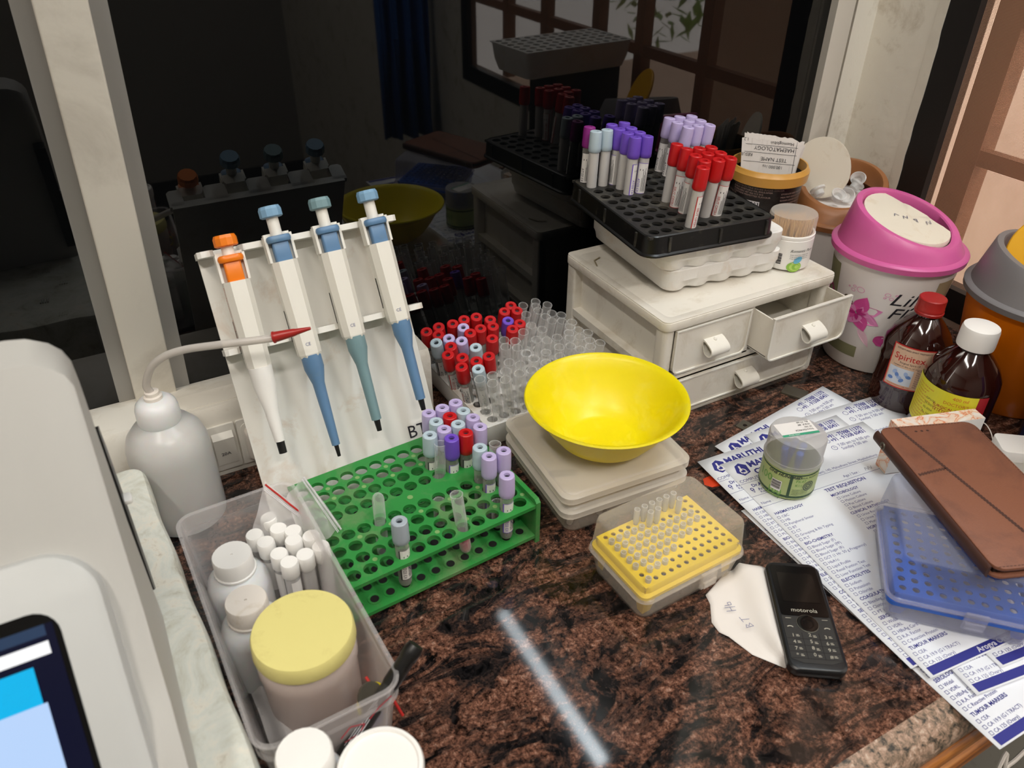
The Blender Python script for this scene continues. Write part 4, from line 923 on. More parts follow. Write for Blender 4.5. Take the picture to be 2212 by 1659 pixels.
# ------------------------------------------------------------------ white bin with tan rim and open flap, behind
def plate_ring(bm, prof, n=64, tilt=0.0, cut=None, **k): return lathe(bm, prof, n, **k)
def bin_lid(t, r, z0, hb, hf, dirv, m, wall=.004, top_in=.012, flange=.0045, n=72):
    # flange ring, then a skirt rising to a slanted rim (high at the back, low at the front), with an oval opening
    bm = bmesh.new(); A = math.atan2(dirv[1], dirv[0])
    def hgt(a): return hf+(hb-hf)*(.5+.5*math.cos(a-A))**.85
    rings = []
    prof = [('c', r-.004, z0-.008), ('c', r+flange, z0-.008), ('c', r+flange+.0008, z0-.001), ('c', r+flange-.001, z0+.001), ('c', r-.0015, z0+.002), ('s', r-top_in*.62, .55), ('s', r-top_in, .96), ('s', r-top_in-.0015, 1.0), ('s', r-top_in-.008, 1.0), ('s', r-top_in-.0095, .93), ('s', r-top_in-.0095, .5)]
    for k, rad, z in prof:
        ring = []
        for i in range(n):
            a = 2*PI*i/n; zz = z if k == 'c' else z0+.002+hgt(a)*z; ring.append((rad*math.cos(a), rad*math.sin(a), zz))
        rings.append(ring)
    loft(bm, rings, False, False); return mk('bin_lid', bm, m, t), A, hgt
wb = Vector((.962, .742, 0))
t = thing('small_bin', 'white desk bin with a tan brown rim and raised cream flap, behind the brown tub', 'bin', wb)
bm = bmesh.new(); lathe(bm, [(.055, 0), (.058, .003), (.0735, .140), (.0715, .140), (.0565, .004)], 64); mk('bin_body', bm, 'binwhite', t)
lid, A, hg = bin_lid(t, .0735, .140, .058, .020, (.83, .55), 'brown')
bm = bmesh.new(); rings = []
fu = Vector((-.50, .87, 0)).normalized(); fv = Vector((.20, .12, .97)).normalized(); fn_ = fu.cross(fv)
outl = []
for i in range(40): a = 2*PI*i/40; outl.append((.042*math.cos(a), .050*math.sin(a) if math.sin(a) > 0 else .036*math.sin(a)))
for h_ in (-.0015, .0015): rings.append([Vector((-.034, .018, .196))+fu*x+fv*y+fn_*h_ for x, y in outl])
loft(bm, rings); mk('bin_flap', bm, 'binflap', t)
bm = bmesh.new(); lathe(bm, [(.060, .158), (.0, .157)], 40, cap0=False, cap1=False); mk('bin_liner', bm, 'binwhite', t)
# little clear cups heaped in its opening
random.seed(21)
def cup_bm():
    bm = bmesh.new(); lathe(bm, [(.0048, 0), (.0058, .0008), (.0064, .006), (.0092, .0075), (.0096, .009), (.0096, .0098), (.0085, .0100), (.0072, .0082), (.0054, .0065), (.0048, .0016)], 24); return bm
cpx = [(1765, 402, 'leftmost clear cup heaped in the white bin'), (1790, 392, 'clear cup leaning on the cream flap in the white bin'), (1772, 422, 'clear cup at the lower left of the heap in the white bin'), (1782, 408, 'clear cup in the middle left of the heap in the white bin'), (1802, 412, 'clear cup in the middle of the heap in the white bin'), (1805, 430, 'frontmost clear cup of the heap in the white bin'), (1828, 425, 'clear cup at the front right of the heap in the white bin'), (1842, 408, 'clear cup below the topmost one at the right of the heap'), (1853, 393, 'topmost clear cup standing at the right of the heap in the white bin')]
c0 = None
for i, (px_, py_, lb) in enumerate(cpx):
    p = Z(px_, py_, .166+.004*(i in (1, 8))+.002*(i % 3)); o = c0.copy() if c0 else mk('clear_cup', cup_bm(), 'cupC')
    if c0: C.objects.link(o)
    c0 = c0 or o; o.location = p; o.rotation_euler = (random.uniform(.3, 1.0), random.uniform(-.5, .5), random.uniform(0, 6)); o.scale = (1.15,)*3; tag(o, lb, 'cup', 'clear cups in the white bin')

# ------------------------------------------------------------------ pink bin
pb = Vector((.8906, .5807, 0))
t = thing('desk_bin', 'white desk bin printed with a lily, pink lid and cream flap', 'bin', pb)
PH = .1654; bm = bmesh.new(); lathe(bm, [(.055, 0), (.059, .002), (.0600, .005), (.0762, PH-.006), (.0742, PH-.006), (.0575, .006)], 72); mk('bin_body', bm, 'binwhite', t)
dv = (-.25, 1.0)
lid, A, hg = bin_lid(t, .0774, PH, .051, .014, dv, 'pink')
# flap: slanted oval plate closing most of the opening
n = 40; rf = .0545; zf = lambda a, rr_: PH+.002+(.014+(.050-.014)*(.5+.5*(rr_/.0660)*math.cos(a-A)))*.97
bm = bmesh.new(); rings = []
for s_, dz in ((1.0, -.004), (1.0, -.0005), (.985, .0012), (.6, .0030), (.001, .0036)):
    ring = []
    for i in range(n):
        a = 2*PI*i/n; x, y = rf*s_*math.cos(a), rf*s_*math.sin(a)
        lx = x*math.cos(A-PI/2)+y*math.sin(A-PI/2); 
        # straight hinge side: cut on the right
        cut = .030; 
        if lx > cut: f_ = cut/lx; x, y = x*f_+0*1, y*f_
        ring.append((x, y, zf(math.atan2(y, x), math.hypot(x, y))+dz))
    rings.append(ring)
loft(bm, rings); mk('bin_flap', bm, 'binflap', t)
bm = bmesh.new(); fp = lambda u, v: Vector((u, v, zf(math.atan2(v, u), math.hypot(u, v))+.0042))
for pts in ([(.012, -.022), (.016, -.016), (.019, -.022), (.023, -.016)], [(.002, -.014), (.006, -.009), (.001, -.008), (.003, -.015)], [(-.012, -.004), (-.008, .001), (-.006, -.005), (-.002, .000)], [(-.020, .004), (-.016, .008), (-.013, .003)]): stroke(bm, fp, pts, .0009)
mk('pen_scribble', bm, 'ink_pen', t, smooth=False)
ca = camang(pb.x, pb.y); tp_ = .105; bf = lambda u, v, o=.0003: oncyl(.0596, ca, 0, taper=tp_, off=o)(u*1.04, v*.95)
bm = bmesh.new(); rect(bm, lambda u, v: bf(u, v, .0002), -.085, .022, -.052, .150, 3, 16); rect(bm, lambda u, v: bf(u, v, .0002), -.052, .022, -.012, .040, 3, 12); rect(bm, lambda u, v: bf(u, v, .0002), .050, .06, .075, .150, 6, 10)
def petal(cu, cv, a, L_, w_, mi, o=.0004):
    pts = []
    for k in range(13): s_ = k/12; pts.append((L_*s_, w_*math.sin(PI*s_**.8)))
    pts += [(x, -y) for x, y in pts[::-1]]; poly(bm, [bf(cu+x*math.cos(a)-y*math.sin(a), cv+x*math.sin(a)+y*math.cos(a), o) for x, y in pts[1:-1]], mi)
fc = (-.021, .093)
for k, a in enumerate((25, 75, -25, -65, 155, 200, 250)): petal(fc[0], fc[1], R(a), .028 if k != 6 else .020, .0085, 0 if k % 2 else 1, .0004+.00012*k)
for a in (60, 10, 190, 280): petal(fc[0], fc[1], R(a), .011, .0022, 2, .0015)
petal(-.016, .074, R(-62), .034, .0045, 5, .0003); petal(.004, .052, R(40), .022, .009, 0, .0005); petal(-.068, .085, R(80), .03, .012, 2, .0006)
stroke(bm, lambda u, v: bf(u, v, .0004), [(-.044, .036), (-.044, .07), (-.042, .10), (-.037, .112), (-.031, .110), (-.027, .102)], .0026, 4)
for cu, cv, r_ in ((-.022, .128, .0042), (-.029, .130, .0018), (-.030, .124, .0024), (-.035, .127, .0012), (.004, .131, .0028), (.002, .126, .0014), (.008, .126, .0022), (.012, .132, .0014)): ringshape(bm, lambda u, v: bf(u, v, .0004), cu, cv, r_-.0005, r_, 1)
text(bm, 'Lily', .026, lambda u, v: bf(u+.006, v+.117), 7, shear=.35); text(bm, 'Flower', .024, lambda u, v: bf(u+.008, v+.096), 7, shear=.35)
mk('flower_print', bm, None, t, smooth=False, mats=[mat('petal_pink', 'd94f9c', .4), mat('petal_light', 'e58ac0', .4), mat('petal_deep', 'b8237a', .4), mat('olive_print', '8b8a68', .5), mat('stem_print', '5c5136', .5), mat('petal_pale', 'eec4d4', .5), mat('sand_print', 'a89878', .5), 'inkblack'])

# ------------------------------------------------------------------ orange bin
ob = Vector((.968, .428, 0))
t = thing('pedal_bin', 'orange desk bin with a grey lid and yellow flap at the right edge', 'bin', ob)
OH = .1485; bm = bmesh.new(); lathe(bm, [(.060, 0), (.063, .003), (.082, OH-.004), (.080, OH-.004), (.061, .005)], 72); mk('bin_body', bm, 'binorange', t)
lid, A, hg = bin_lid(t, .0835, OH, .050, .018, (-.35, .93), 'bingrey', top_in=.014)
bm = bmesh.new(); rings = []; fu = Vector((-.36, .93, 0)).normalized(); fv = Vector((.38, .15, .91)).normalized(); fn_ = fu.cross(fv); c_ = Vector((-.010, .002, OH+.044))
for h_, s_ in ((-.002, .97), (0, 1), (.003, .98)): rings.append([c_+fu*(.050*s_*math.cos(2*PI*i/48))+fv*(.052*s_*math.sin(2*PI*i/48))+fn_*h_ for i in range(48)])
loft(bm, rings); mk('bin_flap', bm, 'binyellow', t)
bm = bmesh.new(); lathe(bm, [(.062, OH+.004), (.0, OH+.002)], 40, cap0=False, cap1=False); mk('bin_inside', bm, 'orange', t)

# ------------------------------------------------------------------ the two spirit bottles
def spirit(name, label, px_, py_, r, H, capr, caph, capm, ribbed, neck):
    b = Z(px_, py_, 0); t = thing(name, label, 'bottle', b); s = H-caph
    prof = [(r*.86, 0), (r*.97, .003), (r, .008), (r*.985, .014), (r, .020)]
    if ribbed: prof += [(r*.97, .026), (r, .032), (r*.985, .036), (r*.985, s*.52), (r, s*.55), (r*.97, s*.60), (r, s*.66)]
    else: prof += [(r, s*.62)]
    prof += [(r*.96, s*.72), (r*.80, s*.82), (r*.55, s*.92), (neck, s*.985), (neck, s+.006)]
    bm = bmesh.new(); lathe(bm, prof, 64); mk('bottle_body', bm, 'amber', t)
    bm = bmesh.new()
    if ribbed: lathe(bm, [(capr*1.06, s+.001), (capr*1.08, s+.004), (capr*1.02, s+.005), (capr*1.04, s+.008), (capr, s+.009), (capr, H-.001), (capr*.93, H), (0, H)], 48, ribs=1, ribd=.0003)
    else: lathe(bm, [(capr, s), (capr*1.02, s+.003), (capr, H-.004), (capr*.95, H-.0008), (capr*.85, H), (0, H)], 40)
    mk('bottle_cap', bm, capm, t); return t, b, s
t, b, s = spirit('spirit_bottle', 'dark brown spirit bottle with a red screw cap and a Spiritex label', 1941, 862, .0390, .1475, .0155, .021, 'redcap2', True, .0135)
ca = camang(b.x, b.y)+.08; g = lambda u, v, o=.0003: oncyl(.0388, ca, .040, off=o)(u*1.08, v*1.08); bm = bmesh.new()
rect(bm, lambda u, v: g(u, v, .0002), -.026, -.002, .022, .052, 1, 14); rect(bm, lambda u, v: g(u, v, .0004), -.0245, -.0005, .022, .0505, 0, 14); rect(bm, lambda u, v: g(u, v, .0006), -.023, .003, .003, .024, 2, 8)
for i in range(7): blob(bm, lambda u, v: g(u, v, .0008), -.019+i*.003, .009+(i*3 % 4)*.003, .003, .0022, 3+(i % 2), 10, i)
text(bm, 'DENATURED SPIRIT PREPARATION', .0026, lambda u, v: g(u-.021, v+.0465, .0006), 5); text(bm, 'Spiritex', .0105, lambda u, v: g(u-.0215, v+.0345, .0006), 1, bold=.006); text(bm, 'Surgical Spirit I.P.', .0032, lambda u, v: g(u-.014, v+.0300, .0006), 5); text(bm, 'Contains: I.P. 95% v/v, I.P. absolute', .0022, lambda u, v: g(u-.020, v+.0262, .0006), 5); text(bm, 'FOR EXTERNAL USE ONLY', .0022, lambda u, v: g(u-.021, v+.0006, .0006), 1)
for q in range(9): text(bm, ('Batch No. SPX', 'Mfg. Date', 'Exp. Date', 'Keep away', 'from fire', 'Store cool')[q % 6], .0022, lambda u, v, q=q: g(u+.006, v+.0245-q*.0027, .0006), 5)
mk('bottle_label', bm, None, t, smooth=False, mats=[mat('peach_label', 'd9b59a', .4), 'inkred', mat('photo_pale', 'cfd6e4', .4), mat('photo_blue', '5f84c8', .4), mat('photo_blue_light', '9fb6e0', .4), 'inkblack'])
t, b, s = spirit('spirit_bottle', 'dark brown bottle with a white flip cap and a yellow label', 2030, 938, .0410, .1515, .0195, .025, 'white', False, .0150)
ca = camang(b.x, b.y)-.02; g = lambda u, v, o=.0003: oncyl(.0410, ca, .026, off=o)(u, v); bm = bmesh.new()
rect(bm, lambda u, v: g(u, v, .0002), -.060, .0, .030, .056, 0, 26); rect(bm, lambda u, v: g(u, v, .0003), .026, .0, .038, .056, 1, 8)
text(bm, '400 ml', .0060, lambda u, v: g(u-.000, v+.0480), 2); text(bm, "DOCTOR'S", .0054, lambda u, v: g(u-.008, v+.0405), 2); text(bm, 'SURGICAL SPIRIT I.P.', .0048, lambda u, v: g(u-.018, v+.0335), 1, bold=.01)
dx_ = -.017                                 # Devanagari line under the English one, drawn as strokes under a head bar
rect(bm, g, dx_, .0315, dx_+.036, .0320, 1, 8)
for i in range(14):
    u_ = dx_+.0012+i*.0025; stroke(bm, g, [(u_, .0318), (u_, .0278)], .0005, 1)
    if i % 2: stroke(bm, g, [(u_, .0305), (u_-.0012, .0298), (u_-.0004, .0285)], .0005, 1)
    if i % 3 == 0: stroke(bm, g, [(u_, .0318), (u_+.0010, .0332), (u_+.0018, .0326)], .0004, 1)
for q in range(12): text(bm, ('Composition: Ethyl alcohol', 'Castor oil 2.5 percent', 'Methyl salicylate IP', 'For external use only')[q % 4], .0028, lambda u, v, q=q: g(u-.052, v+.048-q*.0040), 2)
for q in range(4): text(bm, ('SSP2103', '03-2021', '02-2024', 'Rs. 160')[q], .0036, lambda u, v, q=q: g(u-.028, v+.036-q*.0062), 3)
mk('bottle_label', bm, None, t, smooth=False, mats=['labely', 'labelr', 'inkorange', 'inkblack'])
# ------------------------------------------------------------------ two clear lidded boxes and the yellow bowl
bc = Vector((.403, .541, 0)); ba = R(-3.5)
for lvl, (z0, lb) in enumerate(((0, 'clear plastic box with a lid and small vials inside, bottom of the two'), (.0388, 'clear plastic lidded box on top of the other clear box, under the yellow bowl'))):
    t = thing('clear_box', lb, 'box', (bc.x, bc.y, z0), ba, 'clear lidded boxes')
    H0, H1 = ((.034, .0385) if lvl == 0 else (.015, .0195))
    bm = bmesh.new(); tray(bm, .146, .142, .012, 0, H0, .0013, taper=.006 if lvl == 0 else .002, rim=.0); mk('box_base', bm, 'boxC', t)
    bm = bmesh.new(); loft(bm, [[(x, y, z) for x, y in rr(w_, w_-.004, .013, 5)] for w_, z in ((.149, H0-.006), (.153, H0-.0055), (.153, H1-.0030), (.149, H1-.0020), (.144, H1-.0018), (.142, H1-.0004), (.139, H1))], False, True); mk('box_lid', bm, 'stackC', t)
random.seed(4)
R0 = Matrix.Translation(bc) @ Matrix.Rotation(ba, 4, 'Z')
for i in range(16):
    x, y = -.060+(i % 4)*.036+random.uniform(-.003, .003), -.056+(i//4)*.034+random.uniform(-.003, .003)
    if i < 8: o = mk('plastic_vial', (lambda b_: (lathe(b_, [(.0004, 0), (.003, .001), (.0042, .010), (.0048, .024), (.0056, .0245), (.0056, .027), (.0, .027)], 14), b_)[1])(bmesh.new()), 'cupC', loc=R0 @ Vector((x, y, .0072)), rot=(R(90), 0, random.uniform(0, 6))); tag(o, 'small clear plastic vial lying in the lower clear box', 'vial', 'vials in the clear box')
for i, (x, y, a, c_, w_, l_) in enumerate(((-.040, .02, .1, 'steel', .010, .05), (-.015, .03, .6, 'gold', .012, .018), (.035, .045, -.2, 'steel', .014, .05), (-.05, -.02, 1.2, 'steel', .008, .03), (.03, -.01, .2, 'offwhite', .03, .04))):
    bm = bmesh.new(); slab(bm, w_, l_, .002, 0, .003, .0008); tag(mk('loose_part', bm, c_, loc=R0 @ Vector((x, y, .0405)), rot=(0, 0, a)), ('dull metal strip at the left inside the upper clear box', 'tan plastic piece inside the upper clear box', 'dull metal strip at the back right inside the upper clear box', 'short metal piece at the front left inside the upper clear box', 'white square piece inside the upper clear box below the bowl')[i], 'part')
t = thing('bowl', 'bright yellow plastic bowl with rolled rim standing on the clear boxes', 'bowl', (.4075, .5330, .0582))
bm = bmesh.new(); r_ = .0855
lathe(bm, [(.030, 0), (.036, .0005), (.040, .002), (.052, .012), (.064, .028), (.0735, .044), (.0785, .0515), (r_-.001, .0550), (r_, .0568), (r_-.0012, .0582), (r_-.004, .0578), (.0775, .0538), (.0715, .0440), (.062, .0285), (.050, .0135), (.039, .0042), (.034, .0030), (.0, .0030)], 96, cap1=False); mk('bowl_shell', bm, 'yellow', t)

# ------------------------------------------------------------------ pipette tip boxes
def tipbox(label, cat, cx, cy, z, ang, w, d, h, seam, deckz, nx, ny, pitch, deckmat, boxmat, clipx, group=None, holer=.0024):
    t = thing('tip_box', label, cat, (cx, cy, z), ang)
    bm = bmesh.new(); tray(bm, w-.004, d-.004, .010, 0, seam, .0015, taper=.004, rim=.002); mk('box_base', bm, boxmat, t)
    bm = bmesh.new(); rings = [(w, d, seam-.0005, .011), (w+.002, d+.002, seam, .012), (w+.001, d+.001, seam+.003, .012), (w-.002, d-.002, seam+.0035, .011), (w-.007, d-.007, h-.004, .010), (w-.009, d-.009, h-.001, .009), (w-.012, d-.012, h, .008)]
    loft(bm, [[(x, y, zz) for x, y in rr(a, b, r_, 6)] for a, b, zz, r_ in rings], False, True); mk('box_lid', bm, boxmat, t)
    bm = bmesh.new(); box(bm, clipx-.009, clipx+.009, -d/2-.004, -d/2-.0012, seam-.012, seam+.006); box(bm, clipx-.0075, clipx+.0075, -d/2-.006, -d/2-.004, seam-.010, seam-.003); mk('lid_clip', bm, boxmat, t)
    dk = thing('tip_rack', '', ''); del dk['label']; del dk['category']; dk.parent = t
    iw, idp = w-.014, d-.014; xs = [(i-(nx-1)/2)*pitch for i in range(nx)]; ys = [(j-(ny-1)/2)*pitch for j in range(ny)]
    bm = bmesh.new(); hole_plate(bm, xs, ys, holer, -iw/2, iw/2, -idp/2, idp/2, deckz-.0015, deckz, 10); mk('rack_deck', bm, deckmat, dk)
    bm = bmesh.new(); loft(bm, [[(x, y, zz) for x, y in rr(iw+e, idp+e, .007, 4)] for e, zz in ((0, deckz), (.002, deckz-.001), (.0035, deckz-.007), (.009, deckz-.009), (.009, deckz-.0125), (.006, deckz-.0125))], False, False)
    for sx in (-1, 1):
        for sy in (-1, 1):
            xx, yy = sx*(iw/2-.001), sy*(idp/2-.001); a_, b_ = -sx*.020, -sy*.016
            loft(bm, [[(xx+a_, yy, deckz-.006), (xx, yy, deckz-.006), (xx, yy+b_, deckz-.006)], [(xx+a_*.45-sx*.002, yy-sy*.002, .004), (xx-sx*.002, yy-sy*.002, .004), (xx-sx*.002, yy+b_*.45-sy*.002, .004)]], True, True)
    for s in (-1, 1): box(bm, -iw/2, iw/2, s*(idp/2-.0005)-.0005, s*(idp/2-.0005)+.0005, deckz-.014, deckz-.004); box(bm, s*(iw/2-.0005)-.0005, s*(iw/2-.0005)+.0005, -idp/2, idp/2, deckz-.014, deckz-.004)
    mk('rack_legs', bm, deckmat, dk)
    bm = bmesh.new(); box(bm, -iw/2+.004, iw/2-.004, -idp/2+.004, idp/2-.004, deckz-.0125, deckz-.0120); mk('hole_shadow_plate', bm, 'dark', dk, smooth=False) if False else bm.free()
    return t, xs, ys
tc, ta = Vector((.3885, .3945, 0)), R(2.3)
t, xs, ys = tipbox('clear box with a yellow rack of pipette tips standing on the granite', 'tip box', tc.x, tc.y, 0, ta, .127, .088, .069, .029, .043, 12, 8, .009, 'yellow2', 'boxC', .012)
def tip_bm(L, r):
    bm = bmesh.new(); lathe(bm, [(.0004, 0), (.0009, .004), (r*.72, L*.62), (r, L*.66), (r*1.05, L), (r*.8, L), (r*.6, L*.6)], 10, cap1=False); return bm
TR_ = Matrix.Translation(tc) @ Matrix.Rotation(ta, 4, 'Z'); c0 = mk('pipette_tip', tip_bm(.030, .0028), 'cupC'); first = True
for j in range(8):
    for i in range(12):
        if not ((2 <= j <= 5 and i <= 8 and not (j == 2 and i > 5)) or (j == 1 and 1 <= i <= 3) or (j == 6 and i <= 4) or (j in (4, 5) and i in (9, 10)) or (j == 0 and i == 0)): continue
        o = c0 if first else c0.copy()
        if not first: C.objects.link(o)
        first = False; o.location = TR_ @ Vector((xs[i], ys[j], .018)); tag(o, 'short clear pipette tip standing in the yellow rack', 'pipette tip', 'pipette tips in the yellow rack')
c1 = None
for k, (i, j) in enumerate(((5, 6), (6, 6), (5, 7), (6, 7), (7, 7), (8, 7), (9, 7), (4, 7), (9, 6))):
    o = c1.copy() if c1 else mk('pipette_tip', tip_bm(.046, .0030), 'cupC')
    if c1: C.objects.link(o)
    c1 = c1 or o; o.location = TR_ @ Vector((xs[i], ys[j], .016)); tag(o, 'tall clear pipette tip standing at the back of the yellow rack', 'pipette tip', 'tall pipette tips at the back of the yellow rack')
bz = .0068; u_, v_ = Vector((math.cos(R(-45.5)), math.sin(R(-45.5)), 0)), Vector((math.cos(R(44.5)), math.sin(R(44.5)), 0))
bb = Vector((.5246, .2490, 0))+u_*.0600+v_*.0600
t, xs, ys = tipbox('large clear box with a blue rack lying on the printed forms under the brown wallet', 'tip box', bb.x, bb.y, bz, R(-45.5), .129, .129, .076, .029, .033, 10, 10, .0112, 'blue', 'blueboxC', .008, holer=.0032)

# ------------------------------------------------------------------ wallet, cartons, jar
wa, wb_, wc = Z(1893, 930, .094), Z(2100, 915, .094), Z(2160, 1290, .094)
u_ = (wb_-wa).normalized(); vv = (wc-wa); 
long_ = (Z(2060, 1150, .094)-Z(1893, 932, .094)); v_ = Vector((math.cos(R(-111.5)), math.sin(R(-111.5)), 0)); u_ = Vector((-v_.y, v_.x, 0))
u_ = Vector((math.cos(R(-21.5)), math.sin(R(-21.5)), 0))
WL, WW = .192, .103
t = thing('wallet_case', 'brown leather flip case lying on the clear box with the blue rack', 'phone case', (wa.x, wa.y, .0845), R(-21.5))
bm = bmesh.new(); slab(bm, WW, WL, .011, 0, .0035, .0012, WW/2, -WL/2); slab(bm, WW, WL, .011, .0090, .0130, .0014, WW/2, -WL/2); mk('leather_cover', bm, 'leather', t)
bm = bmesh.new(); rings = [[(-.001-.0035*math.sin(R(180*k/8)), y, .0065-.0063*math.cos(R(180*k/8))) for k in range(9)] for y in (-.004, -WL+.004)]; loft(bm, rings, True, True); mk('case_spine', bm, 'leatherdark', t)
bm = bmesh.new(); box(bm, .004, WW-.006, -WL+.006, -.006, .0034, .0091); mk('case_inside', bm, 'black', t, smooth=False)
bm = bmesh.new(); f = flat((0, 0, .01312), (1, 0, 0), (0, 1, 0))
def dashes(a, b, w=.0006, l=.0022, gap=.0012):
    A_, B_ = Vector(a), Vector(b); n = int((B_-A_).length/(l+gap)); d = (B_-A_).normalized()
    for i in range(n): p = A_+d*(i*(l+gap)); q = p+d*l; stroke(bm, f, [tuple(p), tuple(q)], w)
for o_ in (0, .0032): dashes((.018+o_, -.003), (.052+o_, -WL+.030)); 
dashes((.052, -WL+.030), (WW-.004, -WL+.036)); dashes((.052, -WL+.027), (WW-.004, -WL+.033)); dashes((.002, -.072), (.033, -.066)); dashes((.002, -.075), (.033, -.069))
dashes((.004, -.0025), (WW-.012, -.0025)); dashes((WW-.0025, -.012), (WW-.0025, -WL+.01)); dashes((.004, -WL+.0025), (WW-.012, -WL+.0025))
for k in range(3): blob(bm, f, .036+k*.0062, -.0105, .0015, .0012)
mk('stitching', bm, 'stitch', t, smooth=False)
bm = bmesh.new()
for o_ in (.0016,): stroke(bm, flat((0, 0, .01306), (1, 0, 0), (0, 1, 0)), [(.018+o_, -.003), (.052+o_, -WL+.030)], .0026)
stroke(bm, flat((0, 0, .01306), (1, 0, 0), (0, 1, 0)), [(.002, -.0735), (.033, -.0675)], .0018); mk('leather_seam', bm, 'leatherdark', t, smooth=False)
bm = bmesh.new(); r_ = [Vector((-.0046, -.022+.0032*math.cos(a), .0075+.0032*math.sin(a))) for a in [2*PI*i/14 for i in range(15)]]; pipe(bm, r_, .0009, 6); mk('eyelet', bm, 'steel', t)
# medicine carton with marbled print
ma = R(-17.2); mo = Z(1905, 1012, .0066)+Vector((-.005, -.008, 0)); t = thing('medicine_carton', 'white carton with orange marbled ends standing behind the brown wallet case', 'carton', mo, ma)
m, nt, b, out = newmat('marbled_print'); co = coord(nt); n1 = noise(nt, 26, 4, .5, 3.2, co); r1 = ramp(nt, n1.outputs[0], [(.40, 'e9ddd2'), (.475, 'e8c3a4'), (.50, 'd9692f'), (.525, 'e6cbb4'), (.70, 'ece4dc')]); nt.links.new(r1.outputs[0], b.inputs['Base Color']); pset(b, rough=.4); M['marble'] = m
bm = bmesh.new(); W_, D_, H_ = .104, .018, .063; box(bm, 0, W_, 0, D_, 0, H_, 1)
bm.faces.ensure_lookup_table(); bm.faces[2].material_index = 0
mk('carton_body', bm, None, t, smooth=False, mats=['white', 'marble'])
bm = bmesh.new(); f = flat((0, -.0003, 0), (1, 0, 0), (0, 0, 1)); frame(bm, f, .047, .041, .060, .046, .0006); 
for k in range(3): rect(bm, f, .049+k*.0035, .0425, .051+k*.0035, .0448)
stroke(bm, f, [(.010, .040), (.012, .043), (.010, .046)], .0006); mk('carton_print', bm, 'inkred', t, smooth=False)
bm = bmesh.new(); p_ = Vector((W_, 0, 0)); pipe(bm, spline([(W_-.001, .004, .055), (W_+.006, .002, .052), (W_+.011, -.004, .044), (W_+.012, -.012, .034)], 6), .0006, 6); mk('string_loop', bm, 'offwhite', t)
# open white carton at the right edge
q = Z(2128, 940, .050); t = thing('open_carton', 'open white cardboard carton with its lid folded back, at the right edge', 'carton', (q.x, q.y, .0066), R(-38))
bm = bmesh.new(); tray(bm, .11, .070, .002, 0, .030, .0012, cx=.050, cy=-.045); mk('carton_tray', bm, 'white', t)
bm = bmesh.new(); slab(bm, .10, .034, .006, .036, .049, .001, .056, -.018); mk('carton_flap', bm, 'white', t)
q = Z(2172, 958, 0); t = thing('navy_carton', 'dark navy carton at the far right edge behind the open carton', 'carton', (q.x+.010, q.y-.006, 0), R(-64))
bm = bmesh.new(); box(bm, 0, .07, 0, .03, 0, .105); mk('carton_body', bm, mat('navy_card', '1d1f3e', .4), t, smooth=False); 
# things outside the frame on the right that the black glass mirrors
t = thing('white_tube_rack', 'white rack with a grid of holes mirrored in the black glass at the upper middle', 'rack', (.905, .235, .212), R(-4))
bm = bmesh.new(); hole_plate(bm, [-.115+.0115*2*i for i in range(11)], [-.055+.022*i for i in range(6)], .0075, -.128, .128, -.068, .068, .049, .051, 10); mk('rack_deck', bm, 'foam', t)
bm = bmesh.new(); loft(bm, [[(x, y, z) for x, y in rr(.258+e, .138+e, .014, 5)] for e, z in ((-.02, 0), (-.008, .02), (0, .0505))], True, False); mk('rack_wall', bm, 'foam', t)
bm = bmesh.new(); slab(bm, .17, .09, .006, 0, .211, .002); tag(mk('added_carton', bm, 'tubdark', loc=(.940, .235, 0), rot=(0, 0, R(-4))), 'dark carton added to carry the white rack that the black glass mirrors', 'carton')  # carton added out of view to hold up the mirrored rack

# dollar-print jar
dz = .0066; dj = Z(1697, 1042, dz); t = thing('tip_jar', 'small jar with a green banknote print and clear cap standing on the forms', 'jar', dj)
bm = bmesh.new(); lathe(bm, [(.0265, 0), (.0292, .0015), (.0298, .004), (.0298, .038), (.0285, .040), (.0283, .0005+.002)], 56); mk('jar_body', bm, mat('banknote_green', 'a9b878', .4), t)
bm = bmesh.new(); lathe(bm, [(.0288, .0375), (.0306, .0385), (.0310, .0420), (.0302, .0440), (.0288, .0442)], 56, cap0=False, cap1=False); mk('jar_collar', bm, 'capC', t)
bm = bmesh.new(); lathe(bm, [(.0296, .0440), (.0296, .0670), (.0285, .0695), (.0265, .0705), (.0, .0705)], 56, cap0=False, cap1=False); cap_ = mk('jar_cap', bm, 'capC', t)
ca = camang(dj.x, dj.y); g = lambda u, v, o=.0003: oncyl(.0298, ca, 0, off=o)(u, v); bm = bmesh.new()
rect(bm, lambda u, v: g(u, v, .0001), -.090, .0035, .090, .0065, 1, 40); rect(bm, lambda u, v: g(u, v, .0001), -.090, .0340, .090, .0360, 1, 40); rect(bm, lambda u, v: g(u, v, .0003), .0035, .0035, .0065, .036, 1, 2)
rect(bm, g, -.0145, .010, -.0035, .0235, 2, 4)
for q in range(9): rect(bm, lambda u, v: g(u, v, .0006), -.0140, .0125+q*.0012, -.0042, .0125+q*.0012+(.0005, .0008, .0004)[q % 3], 3, 3)
text(bm, '100', .0110, lambda u, v: g(u-.018, v+.0050, .0002), 4, bold=.01); text(bm, '100', .013, lambda u, v: g(u-.034, v+.018, .0002), 4, bold=.01)
text(bm, 'FK47', .0052, lambda u, v: g(u+.010, v+.0255, .0003), 4); text(bm, 'K11', .0046, lambda u, v: g(u+.010, v+.0200, .0003), 4); text(bm, 'FEDERAL RESERVE', .0034, lambda u, v: g(u+.009, v+.0305, .0003), 1)
